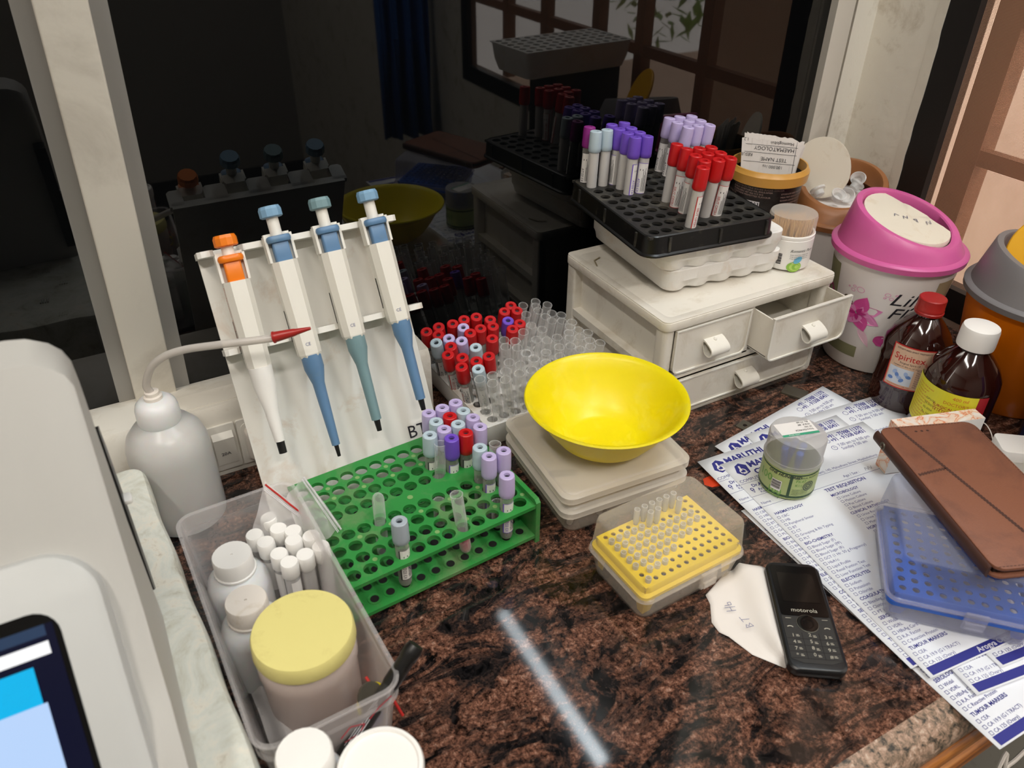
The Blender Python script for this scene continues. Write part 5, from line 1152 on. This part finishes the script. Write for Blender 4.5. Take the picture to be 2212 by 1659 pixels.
text(bm, 'ONE HUNDRED', .0050, lambda u, v: g(u-.021, v+.0305, .0003), 3, shear=.3, bold=.02); text(bm, 'DOLLARS', .0042, lambda u, v: g(u-.020, v+.0013, .0004), 4, bold=.01)
for k in range(3): ringshape(bm, lambda u, v: g(u, v, .0003+.0001*k), .025, .020, .0015+k*.0020, .0024+k*.0020, 5)
for k in range(4): text(bm, 'Washington Federal note', .0018, lambda u, v, k=k: g(u+.008, v+.0150-k*.0022, .0003), 1)
mk('jar_print', bm, None, t, smooth=False, mats=['inkblack', mat('print_dark_green', '2c4a2c', .5), 'label', 'inkblack', mat('print_mid_green', '6fa04a', .5), mat('print_slate', '39474a', .5)])
bm = bmesh.new(); ra = ca+R(38); f0 = flat((0, 0, .0708), (math.cos(ra+PI/2), math.sin(ra+PI/2), 0), (-math.cos(ra), -math.sin(ra), 0)); f = lambda u, v: f0(u, v)
rect(bm, f, -.021, -.006, .021, .0165, 0); rect(bm, lambda u, v: f(u, v)+Vector((0, 0, .0002)), -.021, -.006, .021, -.0025, 1)
up_ = lambda u, v: f(u, v)+Vector((0, 0, .0003))
for k, s_ in enumerate(('Rs. 77.00', 'M.R.P. 80', 'H 101', 'TOOTH PICK')): text(bm, s_, .0036, lambda u, v, k=k: up_(.018-u, .0155-.0042*k-v), 2)
text(bm, 'fresh mart', .003, lambda u, v: up_(u-.014, v-.0052), 3); mk('price_sticker', bm, None, t, smooth=False, mats=['label', mat('sticker_green', '3aa07c', .5), 'inkblack', 'inkwhite'])
random.seed(9)
bt = None
for k in range(5):
    a = random.uniform(0, 6.3); r_ = .017*math.sqrt(random.random())
    if bt is None: bm = bmesh.new(); lathe(bm, [(.0006, 0), (.002, .018), (.0034, .026), (.0040, .042), (.0030, .043)], 12); bt = mk('blue_tip', bm, 'blue'); o = bt
    else: o = bt.copy(); C.objects.link(o)
    o.location = dj+Vector((r_*math.cos(a), r_*math.sin(a), .012)); o.rotation_euler = (random.uniform(-.15, .15), random.uniform(-.15, .15), 0); tag(o, 'blue pipette tip inside the small banknote-print jar', 'pipette tip', 'blue tips in the jar')

# ------------------------------------------------------------------ small things on the granite
def bmplate(w, l, h, r, hole=None):
    bm = bmesh.new()
    if hole: hole_plate(bm, [0], [l*.22], hole, -w/2, w/2, -l/2, l/2, 0, h, 20)
    else: slab(bm, w, l, r, 0, h, .0004)
    return bm
o = mk('metal_plate', bmplate(.030, .021, .003, .001), 'steel', loc=Z(1716, 850, .0), rot=(0, 0, R(-62))); tag(o, 'small dull metal plate on the granite in front of the drawer cabinet', 'metal plate')
o = mk('metal_tab', bmplate(.018, .028, .0012, .001, .0028), 'steel', loc=Z(1619, 925, .0), rot=(0, 0, R(18))); tag(o, 'dull metal tab with a round hole, half under the forms', 'metal tab')
bm = bmesh.new(); p = [(-.012, -.006), (-.004, -.010), (.006, -.007), (.013, .000), (.008, .008), (-.004, .009), (-.012, .004)]; loft(bm, [[(x, y, 0) for x, y in p], [(x*.95, y*.95, .0016+.002*math.sin(x*200)) for x, y in p]]); tag(mk('orange_scrap', bm, 'scrap', loc=Z(1543, 1040, .0), rot=(0, 0, R(-30))), 'torn scrap of shiny orange plastic beside the printed forms', 'scrap')

# ------------------------------------------------------------------ phone and curled slip
pu = Vector((.4708-.4056, .3437-.2463, 0)).normalized(); pang = math.atan2(pu.y, pu.x)-PI/2
pc = (Vector((.4708, .3437, 0))+Vector((.5154, .3195, 0))+Vector((.4485, .2218, 0))+Vector((.4056, .2463, 0)))/4
t = thing('keypad_phone', 'black keypad phone with a dark screen lying on a curled white slip', 'phone', (pc.x, pc.y, .0026), pang)
PW, PL = .0505, .1185; bm = bmesh.new()
def phring(ins, z, bow=.0035): 
    p = []
    for x, y in rr(PW-2*ins, PL-2*ins, .0075, 6): p.append((x, y+(bow*(1-(x/(PW/2))**2) if y > PL/4 else (-bow*(1-(x/(PW/2))**2) if y < -PL/4 else 0)), z))
    return p
loft(bm, [phring(.004, 0), phring(.0008, .002), phring(0, .005), phring(.0002, .0100), phring(.0016, .0116), phring(.0024, .0118)]); mk('phone_body', bm, 'phone', t)
bm = bmesh.new(); loft(bm, [[(x, y+.026, z) for x, y in rr(.0425, .0600, .003, 4)] for z in (.0117, .0121)]); mk('screen_glass', bm, 'blackgloss', t)
bm = bmesh.new(); f = flat((0, 0, .01225), (1, 0, 0), (0, 1, 0)); rect(bm, f, -.0165, .012, .0165, .047); mk('phone_screen', bm, 'screen', t, smooth=False)
bm = bmesh.new(); loft(bm, [[(x, y, z) for x, y in [(-.0215, -.0045), (.0215, -.0045), (.0215, -.050), (.012, -.0540), (-.012, -.0540), (-.0215, -.050)]] for z in (.0117, .0121)]); mk('keypad', bm, 'phonegrey', t, smooth=False)
bm = bmesh.new(); lathe(bm, [(.0092, .0120), (.0092, .0128), (.0082, .0130), (.0045, .0129), (.0043, .0126), (.0, .0127)], 32, 0, -.0125); mk('navigation_key', bm, 'blackgloss', t)
bm = bmesh.new(); lathe(bm, [(.0096, .0121), (.0096, .0126), (.0091, .0127)], 32, 0, -.0125, cap0=False, cap1=False); mk('key_ring', bm, 'steel', t)
bm = bmesh.new(); f = flat((0, 0, .01232), (1, 0, 0), (0, 1, 0)); tx, _f = textverts('motorola', .0062); w_ = max(p[0] for p in tx); text(bm, 'motorola', .0062, lambda u, v: f(u-w_/2, v+.0005))
for r_, row in enumerate((('1', '2', '3'), ('4', '5', '6'), ('7', '8', '9'), ('*', '0', '#'))):
    for c_, s_ in enumerate(row): 
        text(bm, s_, .0050, lambda u, v: f(u+(-.0165, -.0020, .0115)[c_], v-.0275-r_*.0068+(.0012 if c_ == 1 else .002*0))); rect(bm, f, (-.0128, .0018, .0152)[c_], -.0268-r_*.0068, (-.0098, .0048, .0182)[c_], -.0262-r_*.0068); rect(bm, f, (-.0128, .0018, .0152)[c_], -.0254-r_*.0068, (-.0104, .0042, .0176)[c_], -.0249-r_*.0068)
for sx in (-1, 1): rect(bm, f, sx*.016-.0025, -.0075, sx*.016+.0025, -.0070); stroke(bm, f, [(sx*.016-.0025, -.0170), (sx*.016-.001, -.0160), (sx*.016+.001, -.0160), (sx*.016+.0025, -.0170)], .0009)
for a in range(4): blob(bm, lambda u, v: f(u, v)+Vector((0, 0, .0006)), .0065*math.cos(a*PI/2), -.0125+.0065*math.sin(a*PI/2), .0005, .0005)
mk('phone_lettering', bm, mat('key_print', 'b9b4a4', .5), t, smooth=False)
bm = bmesh.new(); k_ = flat((0, 0, .01222), (1, 0, 0), (0, 1, 0))
for r_ in range(4): rect(bm, k_, -.0213, -.0293-r_*.0068, .0213, -.0289-r_*.0068)
for x in (-.0073, .0073): rect(bm, k_, x-.0002, -.050, x+.0002, -.0225)
rect(bm, k_, -.008, .0555, .008, .0565); mk('key_gap', bm, 'dark', t, smooth=False)
# curled slip: lofted between its two long edges, rolled up against the phone
Lp = [Z(*q, .0006) for q in ((1568, 1236), (1524, 1286), (1534, 1306), (1537, 1345), (1553, 1366), (1574, 1376), (1625, 1415), (1696, 1444))]
Rp = [Z(*q, .0006) for q in ((1600, 1228), (1640, 1230), (1655, 1236), (1663, 1275), (1672, 1312), (1681, 1352), (1690, 1392), (1700, 1440))]
bm = bmesh.new(); rows = []
for a, b in zip(Lp, Rp):
    r_ = []
    for k in range(13):
        s = k/12; p = a.lerp(b, s); p.z = .0010+.0085*max(0, math.sin(PI*max(0, s-.45)/.72))**1.5; p += Vector((0, 0, 0)); r_.append(p)
    rows.append(r_)
vr = [[bm.verts.new(p) for p in r_] for r_ in rows]
for a, b in zip(vr, vr[1:]):
    for i in range(12): bm.faces.new((a[i], a[i+1], b[i+1], b[i]))
o = mk('paper_slip', bm, 'paperwarm'); md = o.modifiers.new('thick', 'SOLIDIFY'); md.thickness = .0002; tag(o, 'curled white paper slip with handwritten letters lying under the phone', 'paper')
q0 = Z(1590, 1318, .0040); f = flat(q0, pu*-.2+Vector((.3, .95, 0))*.35, Vector((-.95, .3, 0))); f = flat(q0, Vector((.25, .97, 0)), Vector((-.97, .25, 0))); bm = bmesh.new()
stroke(bm, f, [(0, 0), (.001, .009)], .0005); stroke(bm, f, [(.004, -.001), (.005, .009)], .0005); stroke(bm, f, [(0, .004), (.005, .004)], .0005); stroke(bm, f, [(.007, .008), (.007, .001), (.010, .001), (.010, .004), (.007, .004)], .0005)
f = flat(Z(1628, 1352, .0070), Vector((.25, .97, .0)), Vector((-.97, .25, 0))); stroke(bm, f, [(0, 0), (0, .007), (.003, .006), (.001, .004), (.004, .002), (0, 0)], .0005); stroke(bm, f, [(.006, .007), (.012, .008)], .0005); stroke(bm, f, [(.009, .0075), (.008, .000)], .0005)
mk('handwriting', bm, 'inkpale', o, smooth=False)

# ------------------------------------------------------------------ requisition forms
SW, SH = .210, .302
def sheet(bx_, by_, rot, z, label, curl, full=True, seed=0, wave=.0012):
    t = thing('requisition_form', label, 'form', (bx_, by_, z), R(rot), 'printed requisition forms'); 
    def hz(x, y):
        e = curl[0]*max(0, (.05-x)/.05)**2*(1 if y > .06 else .4)+curl[1]*max(0, (y-.24)/.06)**2+curl[2]*max(0, (.06-y)/.06)**2
        return e+wave*.5*(1+math.sin(x*31+seed*2.1)*math.sin(y*23+seed))
    # local origin: bottom left corner; the band runs along the bottom edge
    bm = bmesh.new(); nx, ny = 14, 20; g = [[bm.verts.new((SW*i/nx, -.006+SH*j/ny, hz(SW*i/nx, SH*j/ny))) for i in range(nx+1)] for j in range(ny+1)]
    for j in range(ny):
        for i in range(nx): bm.faces.new((g[j][i], g[j][i+1], g[j+1][i+1], g[j+1][i]))
    o = mk('form_sheet', bm, 'paper', t); md = o.modifiers.new('thick', 'SOLIDIFY'); md.thickness = .0002; md.offset = -1
    bm = bmesh.new(); f = lambda u, v: Vector((u, v, hz(u, max(0, v+.006))+.00028))
    def T(s, size, u, v, mi=0, **k): text(bm, s, size, lambda a, b: f(a+u, b+v), mi, **k)
    for k_ in range(14): rect(bm, f, .004+k_*.0146, -.006+.0015, .004+(k_+1)*.0146, .0035)
    T('Arogya Ortho & Child Care Hospital', .0075, .060, -.0030, 1, bold=.01)
    def item(s, u, v): frame(bm, f, u, v, u+.0034, v+.0034, .0004); T(s, .0046, u+.0052, v)
    col = [('HAEMATOLOGY', ['CBC', 'HB', 'Peripheral Smear', 'BT', 'CT', 'Grouping & Rh Typing', 'PLT']), ('BIO-CHEMISTRY', ['Blood Sugar (F)', 'Blood Sugar (PP)', 'Blood Sugar (R)', 'GCT (1 Hr. 50 g Pregnancy)', 'HbA1c', 'Lipid Profile', 'Renal Funtion Test', 'Liver Function Test']), ('ELECTROLYTES', ['Sodium', 'Potassium', 'Chloride']), ('COAGULATION', ['Bleeding Time', 'Clotting Time', 'PT / INR']), ('SEROLOGY', ['Widal', 'VDRL', 'HBsAg Card', 'R.A. Factor', 'C Reactive Protein']), ('TUMOUR MARKERS', ['CEA', 'CA 19.9 (G I TRACT)', 'CA 125 (Ovary)'])]
    v = .2050
    for h_, its in col:
        T(h_, .0050, .0060, v, bold=.02); v -= .0061
        for s in its: item(s, .0050, v); v -= .00575
        v -= .0006
    v = .2040
    for h_, its in [('MICROBIOLOGY', ['Urine Culture', 'Motion Culture', 'Pus Culture', 'Blood Culture']), ('CLINICAL PATHOLOGY', ['Urine Routine', 'Urine Sugar', 'Motion Routine']), ('HORMONES', ['T3', 'T4', 'TSH', 'FSH', 'LH', 'Prolactin']), ('SEMEN ANALYSIS', ['Semen', 'Count']), ('ENDOCRINOLOGY', ['Insulin', 'Cortisol', 'Vitamin D', 'Ferritin', 'PSA', 'AFP'])]:
        T(h_, .0050, .0805, v, bold=.02); v -= .0061
        for s in its: item(s, .0840, v); v -= .00575
        v -= .0006
    T('TEST REQUISITION', .0066, .0800, .2120, bold=.02)
    hexp = [(.0130, .2905), (.0200, .2935), (.0270, .2880), (.0250, .2760), (.0150, .2730), (.0090, .2800)]; poly(bm, [f(a+.000, b-.004) for a, b in hexp][::-1] if False else [f(a, b-.004) for a, b in hexp])
    f3 = lambda u, v: f(u, v)+Vector((0, 0, .0003))
    ringshape(bm, f3, .0175, .2760, .0028, .0042, 1); stroke(bm, f3, [(.0135, .2735), (.0225, .2735)], .0010, 1); stroke(bm, f3, [(.0160, .2770), (.0175, .2850)], .0022, 1); stroke(bm, f3, [(.0155, .2720), (.0205, .2720)], .0012, 1)
    T('MARUTHI', .0125, .0290, .2790, bold=.03); T('CLINICAL LAB', .0115, .0290, .2665, bold=.03); T('COMPUTERISED LABORATORY', .0062, .0025, .2600)
    stroke(bm, f, [(.001, .2580), (.080, .2580)], .0004); T('Dr.A.P.', .0062, .0110, .2500, bold=.02); T('Arogya Ortho Hospital Campus,', .0056, .0140, .2430, bold=.01)
    ringshape(bm, f, .0080, .2475, .0012, .0022); stroke(bm, f, [(.0062, .2465), (.0080, .2420), (.0098, .2465)], .0006)
    T('Rajan Thottam (Opp. Thirumana Mandabam), 145, Mahadhana Street, Mayiladuthurai.', .0048, .0140, .2400 if False else .2390)
    for v_ in (.2370, .2200): stroke(bm, f, [(i*.015, v_) for i in range(15)], .0004)
    T('Name :', .0050, .0030, .2235); T('Age / Sex :', .0052, .1150, .2235)
    stroke(bm, f, [(.024+i*.0028, .2235+(.004 if i % 2 else 0)+(.0015 if i % 3 == 0 else 0)) for i in range(10 if seed == 0 else 4)], .0005, 2); stroke(bm, f, [(.146+i*.0022, .2235+(.0045 if i % 2 else 0)) for i in range(6)], .0005, 2)
    T('+91 - 75988 11370', .0084, .1475, .2855, bold=.02, sx=.80); T('+91 - 91508 60431', .0084, .1475, .2785, bold=.02, sx=.80); T('7.00 am to 9.00 pm', .0066, .1490, .2690, sx=.9); T('Sunday 7.00 am', .0066, .1490, .2625, sx=.9)
    ringshape(bm, f, .1420, .2690, .0032, .0038); stroke(bm, f, [(.1420, .2712), (.1420, .2690), (.1436, .2690)], .0005); ringshape(bm, f, .1425, .2820, .0030, .0036)
    p_ = mk('form_print', bm, None, t, smooth=False, mats=['ink', 'inkwhite', 'ink_pen'])
    return t
TB = Z(2000, 1452, .006)
sheet(.5061, .1248, -1.4, .0003, 'lowest printed form, its corner hanging over the front edge of the granite', (0, 0, 0), seed=1, wave=.0004)
sheet(TB.x+.028, TB.y+.002, -3.0, .0012, 'printed form fanned out low in the stack, just above the lowest one', (.001, .001, .001), seed=2, wave=.0005)
pz = .0021
sheet(.600, .223, 8.0, pz, 'printed form turned left so its top corner points at the drawer cabinet', (0, .001, 0), seed=3, wave=.0005)
uu, vv = Vector((math.cos(R(-5.7)), math.sin(R(-5.7)), 0)), Vector((-math.sin(R(-5.7)), math.cos(R(-5.7)), 0))
q = TB+uu*.065+vv*.035; sheet(q.x, q.y, -5.0, pz+.0009, 'printed form sticking out at the upper right of the stack near the bottles', (0, .001, 0), seed=4, wave=.0005)
q = TB+uu*-.008+vv*.014; sheet(q.x, q.y, -3.2, pz+.0018, 'printed form peeking out at the upper left directly under the top form', (.0, .001, 0), seed=5, wave=.0004)
q = Z(2098, 1488, .004); sheet(q.x, q.y, -9.0, pz+.0002, 'printed form fanned to the lower right with a blue band, beside the lowest form', (.0, 0, .001), seed=6, wave=.0004)
q = Z(2150, 1430, .005); sheet(q.x, q.y, -8.0, pz+.0013, 'printed form at the far right under the clear blue tip box', (.0, 0, .001), seed=7, wave=.0004)
sheet(TB.x, TB.y, -5.7, pz+.0028, 'topmost printed test requisition form under the small jar and the clear tip box', (.0, 0, .0), seed=0, wave=.0003)

# ------------------------------------------------------------------ clear basket and its contents
kc = Vector((.0415, .4555, 0)); ka = R(2.3); KR = Matrix.Translation(kc) @ Matrix.Rotation(ka, 4, 'Z')
t = thing('clear_basket', 'clear plastic basket with rolled rim full of bottles beside the foam slab', 'basket', kc, ka)
bm = bmesh.new(); tray(bm, .102, .250, .014, 0, .098, .0014, taper=.009, rim=.0022, n=7); mk('basket_shell', bm, 'basket', t)
bm = bmesh.new()
loft(bm, [[(x, y, z) for x, y in rr(.1005+e, .2485+e, .014, 7)] for e, z in ((0, .078), (.0024, .080), (.0024, .082), (0, .084))], False, False); mk('basket_ridge', bm, 'basket', t)
bm = bmesh.new(); f = lambda u, v: Vector((-.010+u, -.1245-.0008+.0+(.098-v)*.06*0, v)); random.seed(2)
for pts in ([(.012, .070), (.020, .078), (.030, .074), (.026, .066), (.014, .064)], [(.034, .076), (.042, .084), (.052, .090)], [(.014, .058), (.020, .052), (.016, .044)], [(.028, .060), (.038, .056), (.034, .046), (.026, .040)]): stroke(bm, f, pts, .0014, 0)
mk('red_scrawl', bm, mat('marker_red', 'c64a55', .6), t, smooth=False)
def hbottle(label, x, y, r, capz, capr, capm, top):
    t = thing('plastic_bottle', label, 'bottle', (x, y, .0020)); zb = capz-.0222
    bm = bmesh.new(); lathe(bm, [(r*.9, 0), (r, .003), (r, zb-.014), (r*.93, zb-.007), (r*.78, zb-.002), (capr*.95, zb+.001), (capr*.9, zb+.004)], 48); mk('bottle_body', bm, 'hdpe', t)
    bm = bmesh.new(); lathe(bm, [(capr*1.06, zb+.0015), (capr*1.07, zb+.0035), (capr, zb+.0042), (capr, capz-.003), (capr*.96, capz-.0018), (.0012, capz-.0018), (.0010, capz-.0026), (0, capz-.0026)], 60, ribs=1, ribd=.00022); mk('bottle_cap', bm, capm, t); return t
hbottle('milky plastic bottle with a clean white cap at the back of the clear basket', .0195, .5215, .0265, .090, .0165, 'white', 0)
hbottle('milky plastic bottle with a worn yellowish cap in the middle of the clear basket', .0185, .4660, .0255, .091, .0165, 'offwhite', 0)
jp_ = Vector((.0480, .4030, .002)); t = thing('wide_jar', 'wide plastic jar with a pale yellow screw lid at the front of the clear basket', 'jar', jp_)
bm = bmesh.new(); lathe(bm, [(.033, 0), (.0355, .004), (.0358, .070), (.0372, .074), (.0372, .086), (.0355, .091), (.034, .094)], 64); mk('jar_body', bm, 'jarC', t)
bm = bmesh.new(); lathe(bm, [(.0378, .0925), (.0382, .094), (.0376, .104), (.0365, .1065), (.0, .1070)], 64); mk('jar_lid', bm, 'lidyellow', t)
bm = bmesh.new(); lathe(bm, [(.032, .002), (.0345, .004), (.0345, .060), (.0, .060)], 32); mk('jar_contents', bm, mat('pinkish_powder', 'cdb2a8', .8), t)
# marker pen
a, b = Vector(Y(902, 1388, .352)), Vector(Y(838, 1486, .343)); d = (b-a).normalized()
t = thing('marker_pen', 'black marker pen leaning in the front right corner of the clear basket', 'pen'); q = a+d*.115
mt = Vector((0, 0, 1)).rotation_difference(-d).to_matrix().to_4x4(); mt.translation = q; t.matrix_world = mt; L_ = (a-q).length
bm = bmesh.new(); lathe(bm, [(.0035, 0), (.0058, .004), (.0058, L_-.034)], 20); mk('pen_barrel', bm, 'phonegrey', t)
bm = bmesh.new(); lathe(bm, [(.0062, L_-.035), (.0064, L_-.033), (.0062, L_-.014), (.0068, L_-.013), (.0068, L_-.006), (.0060, L_-.002), (.004, L_-.0025), (.0, L_-.003)], 24); mk('pen_cap', bm, 'black', t)
bm = bmesh.new(); f = oncyl(.0060, -2.2, 0); [stroke(bm, f, [(-.004+k*.0016, .030+k*.003), (-.003+k*.0012, .070-k*.002)], .0004) for k in range(4)]; mk('pen_print', bm, 'inkwhite', t, smooth=False)
# ring, coin and ribbon
def torus(R_, r_, n=40): bm = bmesh.new(); pipe(bm, [(R_*math.cos(2*PI*i/n), R_*math.sin(2*PI*i/n), 0) for i in range(n+1)], r_, 8, cap=False); return bm
q = Y(800, 1496, .360); tag(mk('rubber_ring', torus(.0125, .0013), 'yellow', loc=(q.x, q.y, q.z-.010), rot=(R(70), .2, .4)), 'yellow rubber ring beside the jar in the clear basket', 'ring')
bm = bmesh.new(); pipe(bm, spline([Y(790, 1462, .372), Y(812, 1492, .362), Y(840, 1500, .352), Y(870, 1545, .345)], 5), .0012, 8); tag(mk('red_straw', bm, 'inkred'), 'thin red plastic straw in the corner of the clear basket', 'straw')
bm = bmesh.new(); lathe(bm, [(.010, 0), (.010, .002), (.0, .002)], 28); tag(mk('metal_disc', bm, 'steel', loc=Y(797, 1502, .352), rot=(R(60), 0, .4)), 'round metal disc beside the marker pen in the clear basket', 'disc')
bm = bmesh.new(); lathe(bm, [(.0085, 0), (.0085, .003), (.0, .003)], 28); tag(mk('blue_disc', bm, mat('dull_blue', '4a4f9a', .5), loc=KR @ Vector((.030, -.108, .052)), rot=(R(80), 0, 0)), 'round dull blue cap showing through the front of the clear basket', 'cap')
# crumpled film in the bottom, between the slab side and the jar
def film(name, P00, P10, P01, P11, label, cat, m='bag', amp=.003, n=14, seed=0):
    random.seed(seed); ph = [random.uniform(0, 6) for _ in range(6)]; bm = bmesh.new(); g = []
    nn_ = (P10-P00).cross(P01-P00).normalized()
    for j in range(n+1):
        row = []
        for i in range(n+1):
            s, t_ = i/n, j/n; p = P00*(1-s)*(1-t_)+P10*s*(1-t_)+P01*(1-s)*t_+P11*s*t_
            w = (math.sin(s*9+ph[0]+t_*3)+math.sin(t_*13+ph[1]-s*4)*.7+abs(math.sin(s*5+t_*8+ph[2]))*.8)*amp
            row.append(bm.verts.new(p+nn_*w))
        g.append(row)
    for j in range(n):
        for i in range(n): bm.faces.new((g[j][i], g[j][i+1], g[j+1][i+1], g[j+1][i]))
    o = mk(name, bm, m); tag(o, label, cat); return o
film('plastic_film', KR @ Vector((-.040, -.118, .010)), KR @ Vector((-.015, -.118, .008)), KR @ Vector((-.040, -.03, .035)), KR @ Vector((-.022, -.045, .05)), 'crumpled clear film in the front left of the basket', 'plastic film', amp=.004, seed=3)
# capped sample tubes in zip bags
c5 = lambda x, y: (360+x/5.53, 1000+y/5.53)
pt_ = None; sv = [((1265, 700), 'rearmost'), ((1120, 830), 'leftmost'), ((1215, 960), 'second from the left'), ((1340, 790), 'second from the back'), ((1410, 830), 'third from the back'), ((1350, 1010), 'middle front'), ((1500, 930), 'middle'), ((1490, 1140), 'frontmost'), ((1780, 1020), 'rightmost'), ((1690, 870), 'right rear'), ((1590, 1040), 'right middle')]
S_ = []
for (x, y), nm in sv: S_.append([Z(*c5(x, y), .083), nm])
for it in range(20):
    for a in range(len(S_)):
        for b in range(a):
            v_ = Vector((S_[a][0].x-S_[b][0].x, S_[a][0].y-S_[b][0].y, 0)); l_ = v_.length
            if l_ < .0158: v_ = v_/max(l_, 1e-6)*(.0158-l_)*.5; S_[a][0] += v_; S_[b][0] -= v_
for p, nm in S_:
    if pt_ is None:
        t = thing('sample_tube', 'x', 'sample tube', (0, 0, 0)); bm = bmesh.new(); lathe(bm, [(.005, 0), (.0062, .001), (.0064, .060)], 20); mk('tube_barrel', bm, 'tubeF', t)
        bm = bmesh.new(); lathe(bm, [(.0070, .056), (.0077, .057), (.0077, .0705), (.0070, .072), (.0, .072)], 24); mk('tube_cap', bm, 'white', t)
        bm = bmesh.new(); lathe(bm, [(.0050, .001), (.0058, .002), (.0058, .020)], 14); mk('tube_contents', bm, mat('dull_red', '7c4a48', .5), t)
        bm = bmesh.new(); patch(bm, oncyl(.0065, 0, .018), -.006, 0, .006, .034, 0, 6); mk('tube_label', bm, 'label', t, smooth=False); pt_ = t
    else: t = dup(pt_)
    t.location = (p.x+.001, p.y, p.z-.072); t.rotation_euler = (random.uniform(-.04, .04), random.uniform(-.04, .04), random.uniform(0, 6)); t['label'] = f'white-capped sample tube in the zip bags, {nm} of the bunch'; t['group'] = 'white-capped sample tubes in the zip bags'
q = lambda x, y, yy: Y(*c5(x, y), yy)
def zipbag(label, corners, ys_, zipm, seed):
    P = [q(x, y, yy) for (x, y), yy in zip(corners, ys_)]
    o = film('zip_bag', P[0], P[1], P[2], P[3], label, 'zip bag', amp=.0016, seed=seed, n=18); o['group'] = 'zip bags in the basket'
    a, b, n_ = P[0].lerp(P[2], .10), P[1].lerp(P[3], .10), (P[1]-P[0]).cross(P[2]-P[0]).normalized()
    if n_.dot(CAM-a) < 0: n_ = -n_
    for k, (s_, m_, r_) in enumerate(((.03, zipm, .0009), (.10, 'inkwhite', .0004), (.13, 'inkwhite', .0004))):
        bm = bmesh.new(); A_, B_ = P[0].lerp(P[2], s_), P[1].lerp(P[3], s_); pipe(bm, [A_.lerp(B_, i/12)+n_*(.0030+.0006*math.sin(i*1.3)) for i in range(13)], r_, 6); mk('zip_strip' if k == 0 else 'zip_ridge', bm, m_, o)
zipbag('clear zip bag with a red zip line holding white-capped tubes in the basket', [(1175, 225), (1700, 650), (1010, 850), (1690, 1250)], (.566, .552, .553, .528), 'inkred', 12)
zipbag('clear zip bag with a clear zip leaning out over the green rack', [(1640, 150), (2085, 760), (1420, 420), (1700, 1150)], (.560, .545, .558, .530), 'inkwhite', 5)

# ------------------------------------------------------------------ containers in front of the basket
t = thing('plastic_bottle', 'white-capped bottle in front of the clear basket, at the bottom edge', 'bottle', (.0205, .3015, 0))
bm = bmesh.new(); lathe(bm, [(.021, 0), (.023, .003), (.023, .086), (.020, .094), (.016, .097), (.016, .100)], 40); mk('bottle_body', bm, 'hdpe', t)
bm = bmesh.new(); lathe(bm, [(.0180, .097), (.0180, .117), (.0168, .1195), (.0, .120)], 48, ribs=1, ribd=.0002); mk('bottle_cap', bm, 'white', t)
t = thing('round_tub', 'round white tub with recessed lid in front of the clear basket', 'tub', (.0600, .2735, 0))
bm = bmesh.new(); lathe(bm, [(.023, 0), (.025, .003), (.0255, .104)], 40); mk('tub_body', bm, 'hdpe', t)
bm = bmesh.new(); lathe(bm, [(.0268, .100), (.0272, .112), (.0262, .1145), (.0240, .1148), (.0232, .1128), (.0, .1124)], 56, ribs=0); mk('tub_lid', bm, 'white', t)
